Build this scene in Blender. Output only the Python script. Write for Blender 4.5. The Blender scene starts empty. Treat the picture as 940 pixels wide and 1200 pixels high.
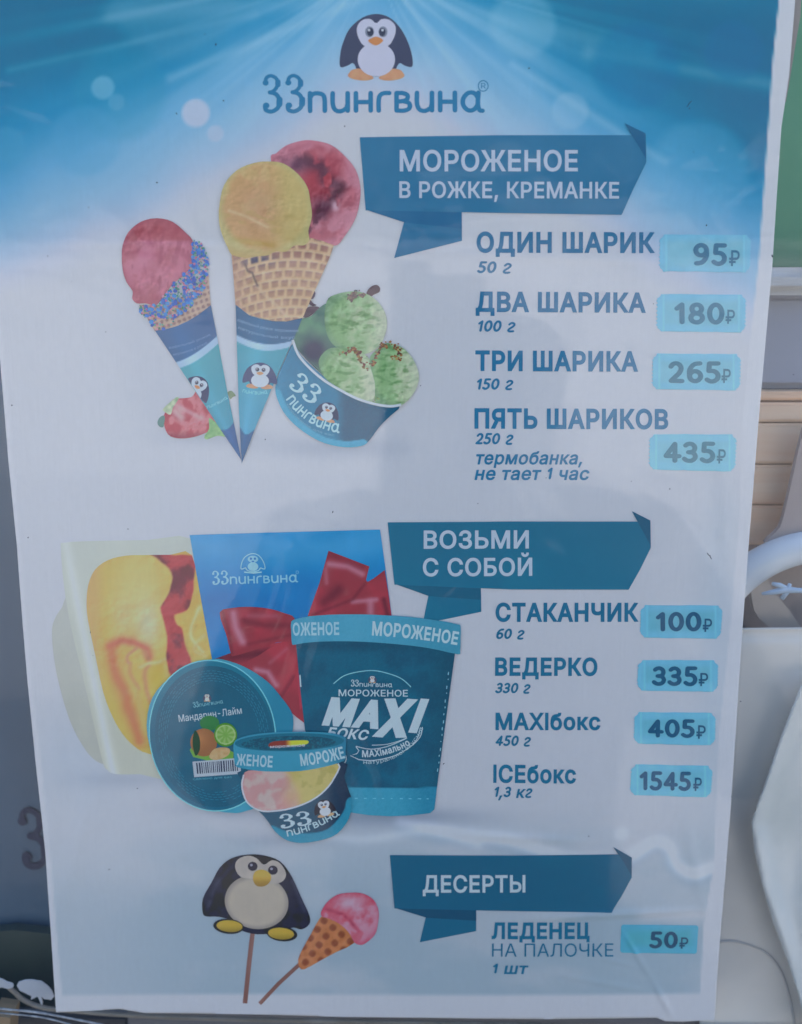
import bpy, math, random, numpy as np
from mathutils import Vector, Matrix
from mathutils.geometry import delaunay_2d_cdt
R = math.radians
scene = bpy.context.scene
COL = scene.collection
random.seed(7)
rng = np.random.default_rng(11)

# ------------------------------------------------------------------ camera, sky, sun, exposure
FPX = 1150.0                 # focal length in photograph pixels (photograph 940 x 1200)
PITCH = R(12.5)              # looking down onto the upright poster
DIST = 0.3833                # camera to poster plane (m)
CAMX, CAMZ = 0.0, 1.42
cam_d = bpy.data.cameras.new('camera')
cam_d.sensor_fit = 'VERTICAL'; cam_d.sensor_height = 24.0
cam_d.lens = FPX / 1200 * 24.0
cam_d.clip_start = 0.01; cam_d.clip_end = 3000
cam_d.dof.use_dof = True; cam_d.dof.focus_distance = 0.393; cam_d.dof.aperture_fstop = 5.0
cam = bpy.data.objects.new('camera', cam_d); COL.objects.link(cam)
cam.location = (CAMX, -DIST, CAMZ); cam.rotation_euler = (R(90) - PITCH, 0, 0)
scene.camera = cam

world = bpy.data.worlds.new('World'); scene.world = world; world.use_nodes = True
wn = world.node_tree; bg = wn.nodes['Background']
sky = wn.nodes.new('ShaderNodeTexSky'); sky.sky_type = 'NISHITA'; sky.sun_disc = False
SUN_EL, SUN_AZ = R(44), R(38)            # the sun is behind the enlarged back wall: the poster hangs in its shade, the far side of the street is lit
sky.sun_elevation = SUN_EL; sky.sun_rotation = SUN_AZ
sky.air_density = 1.0; sky.dust_density = 2.6; sky.ozone_density = 3.0
wn.links.new(sky.outputs[0], bg.inputs[0]); bg.inputs[1].default_value = 0.15
sun_d = bpy.data.lights.new('sun', 'SUN'); sun_d.energy = 3.6; sun_d.angle = R(1.5); sun_d.color = (1, .88, .80)
sun = bpy.data.objects.new('sun', sun_d); COL.objects.link(sun)
sd = Vector((math.sin(SUN_AZ) * math.cos(SUN_EL), math.cos(SUN_AZ) * math.cos(SUN_EL), math.sin(SUN_EL)))
sun.rotation_euler = (-sd).to_track_quat('-Z', 'Y').to_euler(); sun.location = (1, -2, 4)
scene.view_settings.view_transform = 'Standard'; scene.view_settings.look = 'None'
scene.view_settings.gamma = 1.0; scene.view_settings.use_curve_mapping = False
scene.view_settings.exposure = 1.71
scene.cycles.use_denoising = True
scene.cycles.max_bounces = 8; scene.cycles.transparent_max_bounces = 12

# ------------------------------------------------------------------ helpers
FWD = np.array([0, math.cos(PITCH), -math.sin(PITCH)]); UP = np.array([0, math.sin(PITCH), math.cos(PITCH)])
CAM = np.array([CAMX, -DIST, CAMZ])
def hit(px, py, Y=0.0):
    """points on the vertical plane y=Y that lie at the measured places of the sheet"""
    px = np.asarray(px, float); py = np.asarray(py, float)
    d = FWD + ((px - 470) / FPX)[..., None] * np.array([1., 0, 0]) + ((600 - py) / FPX)[..., None] * UP
    t = (Y - CAM[1]) / d[..., 1]
    return CAM + d * t[..., None]

def wave(X, Z):
    """how far the sheet stands off its backing: gentle waves and a few creases"""
    w = 0.0007 * np.sin(X * 21 + 1.3 + 4 * (Z - 1.3)) + 0.0005 * np.sin(Z * 26 + X * 7) + 0.0004 * np.sin(X * 9 - Z * 38 + 2)
    for (x0, y0, x1, y1, h, s) in CREASES:
        a = hit(x0, y0); b = hit(x1, y1)
        ax, az = a[0], a[2]; bx, bz = b[0], b[2]
        L2 = (bx - ax) ** 2 + (bz - az) ** 2
        t = np.clip(((X - ax) * (bx - ax) + (Z - az) * (bz - az)) / L2, 0, 1)
        d = np.hypot(X - ax - t * (bx - ax), Z - az - t * (bz - az))
        w = w + h * np.exp(-(d / s) ** 2) * np.sin(np.pi * np.clip(t, .03, .97))
    return w
CREASES = [(0, 283, 430, 292, .00022, .0016), (430, 292, 905, 314, .00022, .0016),
           (600, 1076, 846, 1066, .0008, .0017), (728, 1088, 765, 1150, .0007, .0011), (765, 1150, 790, 1196, .0009, .0011),
           (640, 1140, 770, 1165, .0003, .0013), (690, 1120, 752, 1135, .0003, .001),
           (70, 800, 62, 1000, .0006, .003), (120, 880, 66, 1090, .0007, .004), (846, 500, 852, 660, .0005, .003), (800, 940, 836, 1120, .0005, .0025), (520, 975, 700, 985, .0006, .002), (330, 700, 250, 790, .0002, .003)]
UNIT = 0.00004               # thickness of one printed layer

def lin(c):
    c = np.asarray(c, float) / 255.
    return np.where(c <= .04045, c / 12.92, ((c + .055) / 1.055) ** 2.4)
PY = [0, 250, 500, 800, 1180]
WHT = np.array([lin(c) for c in [(175, 181, 197), (183, 188, 202), (174, 180, 196), (164, 170, 186), (148, 156, 170)]])
VEIL = np.array([lin(c) for c in [(38, 42, 46), (47, 48, 50), (40, 42, 47), (29, 33, 41), (42, 46, 56)]])
PAPER = np.array([.81, .79, .80])      # reflectance of the faintly pinkish bare paper
def ink(c, y):
    """pigment reflectance of a printed colour read off the photograph: light level and the pane's veil divided out"""
    c = lin(c); y = np.asarray(y, float)
    W = np.stack([np.interp(y, PY, WHT[:, k]) for k in range(3)], -1)
    V = np.stack([np.interp(y, PY, VEIL[:, k]) for k in range(3)], -1)
    return np.clip((c - V) / (W - V) * PAPER, .012, .88)

def vnoise(x, y, s, seed=0):
    g = np.random.default_rng(seed).random((257, 257))
    x = np.asarray(x) / s + 500.37; y = np.asarray(y) / s + 500.71
    xi = np.floor(x).astype(int); yi = np.floor(y).astype(int); fx = x - xi; fy = y - yi
    fx = fx * fx * (3 - 2 * fx); fy = fy * fy * (3 - 2 * fy)
    a = g[xi % 256, yi % 256]; b = g[(xi + 1) % 256, yi % 256]; c = g[xi % 256, (yi + 1) % 256]; d = g[(xi + 1) % 256, (yi + 1) % 256]
    return (a * (1 - fx) + b * fx) * (1 - fy) + (c * (1 - fx) + d * fx) * fy
def fbm(x, y, s, seed=0, o=4):
    r = 0; w = .5; t = 0
    for k in range(o):
        ca, sa = math.cos(.7 + 1.1 * k), math.sin(.7 + 1.1 * k)
        r = r + w * vnoise(x * ca - y * sa, x * sa + y * ca, s / 2 ** k, seed + k); t += w; w *= .5
    return r / t
def emboss(x, y, s, seed=0, amt=14, dx=-1.0, dy=-1.2, o=5):
    a = fbm(x + dx, y + dy, s, seed, o) - fbm(x - dx, y - dy, s, seed, o)
    return (np.tanh(a * 7) * amt * (.18 + .75 * sm(.42, .66, fbm(x * .7, y, s * 2.6, seed + 40, 3))))[..., None]
def mix(a, b, t):
    t = np.clip(np.asarray(t, float), 0, 1)[..., None]
    return np.asarray(a, float) * (1 - t) + np.asarray(b, float) * t
def sm(a, b, x):
    t = np.clip((np.asarray(x, float) - a) / (b - a), 0, 1); return t * t * (3 - 2 * t)
def seg(x, y, pts):
    """distance to a polyline"""
    d = np.full(np.shape(x), 1e9)
    for (ax, ay), (bx, by) in zip(pts[:-1], pts[1:]):
        L = (bx - ax) ** 2 + (by - ay) ** 2 + 1e-9
        t = np.clip(((x - ax) * (bx - ax) + (y - ay) * (by - ay)) / L, 0, 1)
        d = np.minimum(d, np.hypot(x - ax - t * (bx - ax), y - ay - t * (by - ay)))
    return d
def zm(pts, ox, oy, s):
    return [(ox + a / s, oy + b / s) for a, b in pts]
def smooth(pts, n=5, closed=True):
    P = np.array(pts, float); m = len(P); out = []
    rngk = range(m if closed else m - 1)
    for i in rngk:
        if closed: p0, p1, p2, p3 = P[i - 1], P[i], P[(i + 1) % m], P[(i + 2) % m]
        else: p0, p1, p2, p3 = P[max(i - 1, 0)], P[i], P[i + 1], P[min(i + 2, m - 1)]
        for k in range(n):
            t = k / n
            out.append(tuple(.5 * ((2 * p1) + (p2 - p0) * t + (2 * p0 - 5 * p1 + 4 * p2 - p3) * t * t + (3 * p1 - p0 - 3 * p2 + p3) * t ** 3)))
    if not closed: out.append(tuple(P[-1]))
    return out
def ell(cx, cy, rx, ry, n=28, rot=0, a0=0, a1=360):
    c, s = math.cos(R(rot)), math.sin(R(rot)); out = []
    full = abs(a1 - a0) >= 360
    for k in range(n if full else n + 1):
        a = R(a0 + (a1 - a0) * k / n); x, y = rx * math.cos(a), ry * math.sin(a)
        out.append((cx + x * c - y * s, cy + x * s + y * c))
    return out

def grid_fill(outline, step, sharp=True):
    O = np.array(outline, float); A = O; B = np.roll(O, -1, 0)
    x0, y0 = O.min(0) - step * .51; x1, y1 = O.max(0) + step * .51
    nx = int((x1 - x0) / step) + 2; ny = int((y1 - y0) / step) + 2
    gx, gy = np.meshgrid(x0 + np.arange(nx) * step, y0 + np.arange(ny) * step, indexing='ij')
    gx = gx.ravel(); gy = gy.ravel(); N = len(gx)
    ins = np.zeros(N, bool)
    for (ax, ay), (bx, by) in zip(A, B):
        if ay == by: continue
        c = (ay > gy) != (by > gy)
        ins ^= c & (gx < (bx - ax) * (gy - ay) / (by - ay) + ax)
    I = ins.reshape(nx, ny)
    cell = I[:-1, :-1] | I[1:, :-1] | I[:-1, 1:] | I[1:, 1:]
    ii, jj = np.nonzero(cell)
    quads = np.stack([ii * ny + jj, (ii + 1) * ny + jj, (ii + 1) * ny + jj + 1, ii * ny + jj + 1], 1)
    used = np.unique(quads); out = used[~ins[used]]
    if len(out):
        qx, qy = gx[out].copy(), gy[out].copy(); best = np.full(len(out), 1e18); nxp = qx.copy(); nyp = qy.copy()
        for (ax, ay), (bx, by) in zip(A, B):
            L = (bx - ax) ** 2 + (by - ay) ** 2
            if L < 1e-12: continue
            t = np.clip(((qx - ax) * (bx - ax) + (qy - ay) * (by - ay)) / L, 0, 1)
            cx = ax + t * (bx - ax); cy = ay + t * (by - ay); d = (qx - cx) ** 2 + (qy - cy) ** 2
            m = d < best; best[m] = d[m]; nxp[m] = cx[m]; nyp[m] = cy[m]
        if sharp and len(O) < 40:
            for vx, vy in O:
                k = np.argmin((nxp - vx) ** 2 + (nyp - vy) ** 2); nxp[k] = vx; nyp[k] = vy
        gx[out] = nxp; gy[out] = nyp
    mp = -np.ones(N, int); mp[used] = np.arange(len(used))
    return np.stack([gx[used], gy[used]], 1), mp[quads][:, ::-1]

def contours_fill(cs):
    """triangles inside overlapping contours, by nonzero winding"""
    V = []; E = []
    for c in cs:
        b = len(V); n = len(c); V += [Vector((float(p[0]), float(p[1]))) for p in c]; E += [(b + i, b + (i + 1) % n) for i in range(n)]
    v, e, f, *_ = delaunay_2d_cdt(V, E, [], 0, 1e-6)
    v = np.array([tuple(p) for p in v]); f = np.array([t for t in f if len(t) == 3])
    if not len(f): return np.zeros((0, 2)), []
    ce = v[f].mean(1); w = np.zeros(len(ce), int)
    for c in cs:
        c = np.asarray(c, float)
        for (ax, ay), (bx, by) in zip(c, np.roll(c, -1, 0)):
            if ay == by: continue
            xx = (bx - ax) * (ce[:, 1] - ay) / (by - ay) + ax
            w += ((ay <= ce[:, 1]) & (by > ce[:, 1]) & (ce[:, 0] < xx)).astype(int)
            w -= ((by <= ce[:, 1]) & (ay > ce[:, 1]) & (ce[:, 0] < xx)).astype(int)
    f = f[w != 0]
    return v, f

# outlines of the lettering, one line per character: advance|x,y x,y ... / next contour (1/509 of the capital height)
GLYPHS = '''!196|67,160 63,509 132,509 128,160/98,-4 81,-1 66,9 56,24 52,41 56,58 66,73 81,83 98,86 116,83 130,73 140,58 143,41 140,24 130,9 116,-1
,188|38,-119 68,71 137,71 84,-119
-453|337,244 337,188 114,188 114,244
0453|227,-7 174,1 130,24 95,62 69,113 53,178 48,254 53,330 69,395 95,447 130,484 174,508 227,516 279,508 323,484 358,447 384,395 400,330 405,254 400,178 384,113 359,62 323,24 279,1/227,50 261,56 290,74 313,103 330,144 340,194 344,254 340,314 330,365 313,405 290,435 261,453 227,460 192,453 163,435 140,405 123,365 113,314 109,254 113,194 123,144 140,103 163,74 192,56
1453|76,0 76,55 391,55 391,0/276,509 276,0 212,0 212,448 209,448 86,358 86,427 198,509
2453|64,0 64,47 234,229 282,282 311,327 320,371 317,397 308,419 293,436 273,449 224,460 196,457 172,447 153,433 139,413 130,390 127,362 66,362 71,405 86,442 111,473 143,496 182,511 225,516 268,511 306,497 337,474 361,445 376,411 381,372 371,318 336,259 267,180 153,60 153,57 389,57 389,0
3453|218,-7 173,-3 133,10 98,30 70,57 52,91 44,132 109,132 115,107 126,87 144,71 165,59 219,50 275,61 297,74 315,93 325,116 329,145 326,172 316,196 299,217 275,234 242,244 201,248 157,248 157,299 288,448 288,452 70,452 70,509 372,509 372,461 211,278 211,289 264,288 308,276 344,253 371,222 387,186 393,145 387,103 370,66 344,36 309,12 266,-2
4453|40,105 40,158 247,509 311,509 109,166 109,163 413,163 413,105/282,0 282,121 282,146 282,318 343,318 343,0
5453|221,-7 178,-2 140,11 108,32 83,60 66,93 60,130 122,130 127,108 138,89 173,60 221,50 250,53 276,64 298,82 314,104 324,131 328,162 324,193 314,221 297,244 275,262 248,273 218,277 167,268 128,246 67,253 96,509 366,509 366,452 151,452 134,301 136,301 178,325 229,334 263,330 294,321 321,306 345,285 364,260 379,231 388,199 391,163 385,117 369,76 343,41 309,15 268,-1
6453|226,-7 182,-1 142,15 109,40 84,74 69,115 64,162 68,199 80,239 137,340 252,509 322,509 151,261 145,261 165,288 196,307 235,314 278,309 316,295 346,271 370,240 384,201 389,157 384,112 368,73 343,39 310,14 271,-2/226,48 254,52 279,63 299,79 314,101 324,128 327,157 324,187 314,213 299,235 279,251 254,262 226,265 198,262 174,252 153,235 138,214 128,188 125,158 128,128 138,102 153,79 174,63 198,52
7453|97,0 323,448 323,452 62,452 62,509 391,509 391,449 165,0
8453|226,-7 178,-2 136,11 101,33 74,62 57,96 52,135 55,166 65,195 81,220 101,241 125,256 153,265 153,267 119,282 93,308 76,342 70,380 75,417 90,450 114,477 146,498 184,511 226,516 269,511 306,498 337,477 361,450 377,417 382,380 376,342 359,308 333,282 300,267 300,265 327,256 351,241 372,220 387,195 397,166 401,135 395,96 378,62 352,33 317,11 275,-2/226,49 258,52 285,60 307,74 323,91 333,113 337,139 333,165 322,189 305,208 283,223 256,232 226,235 196,232 169,223 147,208 130,189 119,165 115,139 119,113 129,91 145,74 167,60 195,52/226,290 274,300 293,313 307,330 316,351 319,376 316,399 308,420 294,437 275,449 226,460 177,449 159,437 145,420 136,399 133,376 136,351 145,330 159,313 178,300
9453|226,516 271,510 310,494 343,468 368,434 384,393 389,347 385,309 373,270 315,168 200,0 130,0 301,248 307,248 287,221 257,202 218,195 175,199 137,214 106,237 83,269 68,307 64,352 69,397 85,436 110,469 143,494 182,510/226,460 199,457 174,446 154,429 138,407 129,381 125,352 129,322 138,295 154,274 174,257 199,247 226,243 254,247 279,257 299,273 314,295 324,321 327,350 324,381 314,407 299,429 279,446 254,457
A480|16,0 201,509 276,509 463,0 395,0 287,302 264,372 232,478 245,478 213,371 191,302 85,0/110,142 110,199 370,199 370,142
C510|267,-7 205,1 150,25 104,63 70,115 48,179 40,254 48,329 70,393 104,445 150,484 205,508 267,516 340,504 373,490 402,471 427,447 448,418 463,385 473,348 408,348 389,395 357,428 315,449 267,456 223,450 184,432 150,403 125,364 109,314 103,254 109,194 125,145 151,105 184,76 223,59 267,53 315,60 357,81 389,114 408,160 473,160 463,124 448,91 428,62 402,38 373,19 341,5 305,-4
E419|60,0 60,509 372,509 372,452 125,452 125,286 355,286 355,229 125,229 125,57 375,57 375,0
I300|31,0 31,57 118,57 118,452 31,452 31,509 269,509 269,452 183,452 183,57 269,57 269,0
M628|60,0 60,509 152,509 277,187 287,159 299,123 311,84 322,49 307,49 318,83 330,121 342,158 352,187 476,509 568,509 568,0 504,0 504,291 504,327 505,369 506,413 507,457 513,457 498,409 482,363 467,322 456,291 342,0 286,0 170,291 159,321 145,361 129,408 112,457 119,457 120,416 121,372 122,328 122,291 122,0
R449|60,0 60,509 236,509 290,504 333,489 367,465 390,433 405,395 409,352 405,309 390,271 367,240 333,217 289,203 236,198 96,198 96,255 234,255 269,258 298,267 319,281 334,300 342,324 345,352 342,380 334,405 319,425 298,440 269,449 233,452 125,452 125,0/353,0 230,229 303,229 428,0
X474|18,0 217,284 217,236 29,509 104,509 178,400 204,361 223,329 243,292 232,292 252,329 272,361 298,400 374,509 446,509 259,239 259,287 456,0 382,0 292,129 268,165 250,195 230,231 244,231 225,196 206,166 182,129 91,0
®463|231,118 192,122 154,134 121,152 91,177 67,206 48,240 37,277 33,317 37,357 48,394 67,428 91,457 121,482 154,500 192,512 231,516 271,512 309,500 343,482 372,457 396,428 415,394 426,357 430,317 426,277 415,240 396,206 372,177 343,152 309,134 271,122/231,166 271,171 307,187 338,210 362,241 377,277 382,317 377,357 362,393 338,423 307,447 271,462 231,467 192,462 156,447 125,423 101,393 86,357 81,317 86,277 101,241 125,210 156,187 192,171/273,226 228,312 273,312 319,226/161,226 161,409 253,409 279,402 302,383 311,350 302,316 278,295 250,287 185,287 185,319 239,319 257,327 267,350 264,364 257,372 239,378 203,378 203,226
А480|16,0 201,509 276,509 463,0 395,0 287,302 264,372 232,478 245,478 213,371 191,302 85,0/110,142 110,199 370,199 370,142
Б449|60,0 60,509 364,509 364,452 125,452 125,295 242,295 290,291 332,278 365,256 390,228 406,192 411,151 406,108 390,71 365,41 332,18 290,5 242,0/125,56 240,56 286,63 320,81 340,111 347,151 340,188 320,216 286,233 240,239 125,239
В456|60,0 60,509 241,509 289,504 329,491 359,469 381,442 394,410 398,374 395,344 387,320 356,286 315,267 315,262 339,257 363,245 385,227 402,203 414,173 418,136 413,100 400,67 377,39 344,18 301,4 247,0/125,57 245,57 296,63 330,80 349,105 355,137 352,161 342,184 327,203 306,218 279,228 248,231 125,231/125,285 238,285 288,296 308,309 323,326 333,348 336,372 330,403 313,429 283,446 240,452 125,452
Д569|32,-109 32,57 73,57 97,86 117,132 133,199 145,294 162,509 480,509 480,57 537,57 537,-109 475,-109 475,0 94,0 94,-109/147,57 416,57 416,452 221,452 208,294 196,194 176,111 163,80
Е419|60,0 60,509 372,509 372,452 125,452 125,286 355,286 355,229 125,229 125,57 375,57 375,0
Ж668|366,509 366,0 302,0 302,509/18,0 183,265 32,509 110,509 241,283 429,283 559,509 636,509 486,264 650,0 576,0 439,226 229,226 91,0
З431|216,-7 169,-2 127,11 92,31 66,59 48,93 42,132 107,132 112,108 123,88 140,71 161,60 215,50 246,53 272,61 295,74 312,92 323,114 326,139 323,165 312,188 295,207 272,221 242,230 207,233 166,233 166,289 207,289 260,299 281,312 296,329 305,351 309,375 306,399 297,420 284,437 265,449 216,460 167,450 130,422 119,402 115,378 53,378 59,417 76,450 102,478 135,498 174,511 217,516 262,511 300,497 330,475 353,446 367,414 372,378 366,339 349,306 322,280 287,264 287,260 317,252 342,238 363,219 378,196 387,169 390,139 384,99 367,64 341,35 306,12 264,-2
И523|463,0 398,0 398,291 399,328 402,384 404,454 416,452 376,381 346,331 321,290 137,0 60,0 60,509 125,509 125,195 124,157 123,108 118,54 110,55 136,107 161,151 180,183 388,509 463,509
Й523|463,0 398,0 398,291 399,328 402,384 404,454 416,452 376,381 346,331 321,290 137,0 60,0 60,509 125,509 125,195 124,157 123,108 118,54 110,55 136,107 161,151 180,183 388,509 463,509/262,562 236,566 212,575 192,590 177,610 167,633 164,659 208,659 212,637 223,621 241,609 262,606 284,609 301,621 312,637 316,659 361,659 358,633 348,610 333,590 313,575 289,566
К467|60,0 60,509 125,509 125,287 196,287 362,509 440,509 251,262 449,0 371,0 199,231 125,231 125,0
Л520|32,0 32,57 45,57 84,66 97,80 107,103 119,181 146,509 460,509 460,0 395,0 395,452 205,452 182,175 170,97 147,42 131,24 109,10 83,3 51,0
М628|60,0 60,509 152,509 277,187 287,159 299,123 311,84 322,49 307,49 318,83 330,121 342,158 352,187 476,509 568,509 568,0 504,0 504,291 504,327 505,369 506,413 507,457 513,457 498,409 482,363 467,322 456,291 342,0 286,0 170,291 159,321 145,361 129,408 112,457 119,457 120,416 121,372 122,328 122,291 122,0
Н517|60,0 60,509 125,509 125,289 392,289 392,509 457,509 457,0 392,0 392,232 125,232 125,0
О533|267,-7 205,1 150,25 105,63 70,115 48,179 40,254 48,329 70,393 105,445 150,484 205,508 267,516 329,508 384,484 429,445 464,393 486,329 493,254 486,179 464,115 429,63 384,25 329,1/267,53 310,59 349,76 383,105 408,144 425,194 430,254 425,314 408,365 383,404 349,433 310,450 267,456 223,450 184,433 151,404 125,364 109,314 103,254 109,194 125,144 151,105 184,76 223,59
П517|457,509 457,0 392,0 392,452 125,452 125,0 60,0 60,509
Р445|60,0 60,509 235,509 289,503 332,487 366,462 390,430 404,391 409,348 404,304 390,265 366,233 332,207 289,191 235,186 109,186 109,242 233,242 269,246 297,256 318,272 333,294 342,319 344,348 342,376 333,402 318,423 297,439 268,449 232,452 125,452 125,0
С510|267,-7 205,1 150,25 104,63 70,115 48,179 40,254 48,329 70,393 104,445 150,484 205,508 267,516 340,504 373,490 402,471 427,447 448,418 463,385 473,348 408,348 389,395 357,428 315,449 267,456 223,450 184,432 150,403 125,364 109,314 103,254 109,194 125,145 151,105 184,76 223,59 267,53 315,60 357,81 389,114 408,160 473,160 463,124 448,91 428,62 402,38 373,19 341,5 305,-4
Т449|32,452 32,509 417,509 417,452 257,452 257,0 193,0 193,452
Ц502|442,0 60,0 60,509 125,509 125,57 378,57 378,509 442,509/430,-109 430,0 405,0 405,56 492,56 491,-109
Ч487|223,190 174,194 132,207 98,229 73,260 58,301 53,352 53,509 117,509 117,353 125,305 149,272 186,253 231,247 272,251 311,261 382,299 382,236 310,203 269,193/362,0 362,509 427,509 427,0
Ш666|60,509 125,509 125,57 301,57 301,509 365,509 365,57 542,57 542,509 606,509 606,0 60,0
Ы612|108,308 246,308 295,303 337,289 371,267 397,237 412,200 418,157 412,112 397,73 372,42 337,19 295,5 246,0 60,0 60,509 125,509 125,56 246,56 290,63 325,83 346,115 354,157 350,184 340,207 324,226 303,240 277,248 246,251 108,251/552,509 552,0 487,0 487,509
Ь452|108,308 246,308 295,303 337,289 371,267 397,237 412,200 418,157 412,112 397,73 372,42 337,19 295,5 246,0 60,0 60,509 125,509 125,56 246,56 290,63 325,83 346,115 354,157 350,184 340,207 324,226 303,240 277,248 246,251 108,251
Я449|389,0 324,0 324,452 216,452 180,449 152,440 130,425 115,405 107,380 104,352 107,324 115,300 130,281 152,267 180,258 216,255 353,255 353,198 213,198 160,203 116,217 83,240 59,271 44,309 40,352 44,395 59,433 82,465 116,489 159,504 213,509 389,509/96,0 22,0 146,229 219,229
а389|160,-9 126,-5 94,5 68,22 48,45 35,73 30,108 34,138 43,161 58,179 78,193 125,211 178,220 234,227 265,235 273,243 276,255 276,257 267,297 240,322 196,331 149,322 118,301 100,274 41,291 57,322 79,346 104,364 133,375 194,384 239,379 286,360 306,343 322,320 333,290 337,251 337,0 277,0 277,52 272,52 252,25 215,1/170,45 202,49 228,59 248,74 263,93 272,115 276,138 276,190 259,182 231,176 200,171 175,168 134,159 103,139 95,124 92,105 102,72 130,52
б411|208,-8 161,-2 119,15 84,44 57,82 40,129 34,185 34,198 41,301 62,376 79,403 101,426 127,443 159,455 238,468 273,475 290,488 294,509 349,509 346,483 338,461 324,444 304,431 238,417 192,411 155,401 127,383 107,356 93,318 85,266 86,266 118,314 167,350 197,360 229,363 269,357 304,339 334,311 357,274 372,230 377,181 372,130 355,84 329,46 295,17 254,-2/208,46 240,50 266,62 287,81 303,108 313,140 316,178 313,216 304,249 289,275 268,294 242,306 211,310 179,305 151,293 128,272 110,245 99,213 96,175 99,140 109,109 126,82 148,62 176,50
в392|53,0 53,379 208,379 264,372 307,352 334,320 343,278 339,248 324,226 300,209 270,199 312,185 345,152 355,130 358,102 354,75 343,50 325,29 300,13 269,3 232,0/111,56 232,56 259,59 279,70 291,86 295,108 291,133 279,153 259,165 232,169 111,169/111,220 209,220 239,224 263,234 277,251 282,273 277,294 262,310 239,320 208,324 111,324
г304|290,379 290,323 114,323 114,0 53,0 53,379
д427|13,-110 13,56 44,56 65,82 79,116 90,164 98,231 110,379 356,379 356,56 414,56 414,-110 353,-110 353,0 74,0 74,-110/114,56 295,56 295,323 166,323 157,231 143,127 131,87
е404|212,-8 161,-2 117,16 82,46 56,85 40,132 34,187 39,242 55,290 81,329 115,359 157,378 205,384 266,374 294,361 319,341 341,315 357,282 368,242 371,194 371,169 75,169 75,221 338,221 310,202 307,237 298,269 283,294 263,314 237,326 205,330 173,326 146,313 125,294 109,270 99,241 96,211 96,178 100,139 110,106 128,80 151,61 179,50 212,46 254,53 285,73 306,105 365,91 353,63 335,39 311,19 283,4 249,-5
ж563|21,0 174,193 23,379 95,379 221,218 252,218 252,379 313,379 313,218 342,218 468,379 541,379 390,193 543,0 469,0 342,162 313,162 313,0 252,0 252,162 223,162 95,0
з343|171,-4 134,-1 101,8 73,23 51,43 37,67 31,95 94,95 100,76 117,61 142,51 171,47 202,52 227,65 243,84 249,109 243,134 226,154 198,167 163,171 138,171 138,217 163,217 193,221 217,233 233,252 238,276 234,299 220,318 199,330 173,334 145,330 122,319 105,303 99,281 40,281 45,310 59,335 80,356 107,371 138,381 173,384 209,380 239,370 264,353 283,332 294,307 298,279 293,249 277,224 254,207 225,197 225,194 263,183 291,164 307,137 313,104 308,75 294,48 273,26 244,10 210,-1
и411|358,0 296,0 296,274 293,274 111,0 53,0 53,379 114,379 114,104 118,104 300,379 358,379
й411|358,0 296,0 296,274 293,274 111,0 53,0 53,379 114,379 114,104 118,104 300,379 358,379/205,433 179,436 155,446 135,461 120,481 110,504 107,529 151,529 155,508 166,491 184,480 205,476 227,480 244,491 255,508 259,529 304,529 301,504 291,481 276,461 256,446 232,436
к376|53,0 53,379 114,379 114,215 152,215 288,379 366,379 213,196 368,0 290,0 167,159 114,159 114,0
л400|6,0 6,56 20,56 48,63 67,86 78,133 84,211 91,379 348,379 348,0 286,0 286,323 149,323 143,189 129,84 115,47 94,21 65,5 27,0
м535|53,0 53,379 144,379 232,168 246,132 257,100 265,70 273,41 263,41 270,69 278,100 289,132 303,168 390,379 482,379 482,0 421,0 421,197 421,237 422,276 422,315 423,354 430,354 415,300 399,252 377,198 294,0 240,0 156,198 135,252 118,300 102,354 111,354 112,318 113,279 113,238 113,197 113,0
н409|309,223 309,167 99,167 99,223/114,379 114,0 53,0 53,379/356,379 356,0 295,0 295,379
о415|207,-8 159,-2 117,16 82,46 56,85 40,133 34,187 40,243 56,291 82,330 117,360 159,378 207,384 256,378 299,360 333,330 359,291 376,243 381,187 376,133 359,85 333,46 299,16 256,-2/207,46 242,51 270,66 292,89 307,117 316,151 319,187 316,224 307,258 292,287 270,310 242,325 207,330 173,325 145,310 124,287 108,258 99,224 96,187 99,151 108,117 124,89 145,66 173,51
п408|355,379 355,0 294,0 294,323 114,323 114,0 53,0 53,379
р424|53,-143 53,379 112,379 112,319 118,319 137,346 171,373 197,381 229,384 274,378 313,361 345,332 370,293 385,245 390,189 385,133 370,84 346,45 313,16 274,-2 229,-8 198,-5 173,4 138,31 118,59 114,59 114,-143/220,47 253,51 279,66 301,88 316,117 325,151 328,189 325,227 316,261 301,290 280,311 253,325 220,330 188,325 161,312 140,291 125,263 116,229 113,189 116,150 125,115 140,86 162,65 188,51
с396|207,-8 159,-2 117,16 82,46 56,85 40,133 34,187 40,243 56,291 82,330 117,360 159,378 207,384 260,377 305,356 340,322 362,277 303,262 290,289 270,311 242,325 207,330 173,325 145,310 124,287 108,258 99,224 96,187 99,151 108,117 124,89 145,66 173,51 207,46 243,52 271,66 292,89 304,117 363,102 341,56 306,21 261,-1
т325|132,0 132,325 6,325 6,379 319,379 319,325 193,325 193,0
у389|47,-139 61,-86 71,-87 104,-89 130,-74 151,-36 163,-1 17,379 84,379 165,155 187,87 206,21 184,21 202,87 224,155 305,379 371,379 204,-58 177,-107 139,-136 91,-145 65,-143
ф477|208,-8 159,-2 117,16 82,46 56,85 40,133 34,187 40,243 56,291 82,330 117,360 159,378 208,384 269,384 318,378 360,360 395,330 421,291 438,243 443,187 438,133 421,85 395,46 360,16 318,-2 269,-8/208,43 269,43 304,48 332,64 354,87 370,117 379,151 382,187 379,225 370,260 354,290 332,314 304,330 269,335 208,335 173,330 145,314 123,290 108,260 98,225 95,187 98,151 108,117 123,87 145,64 173,48/208,-143 208,509 269,509 269,-143
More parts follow.
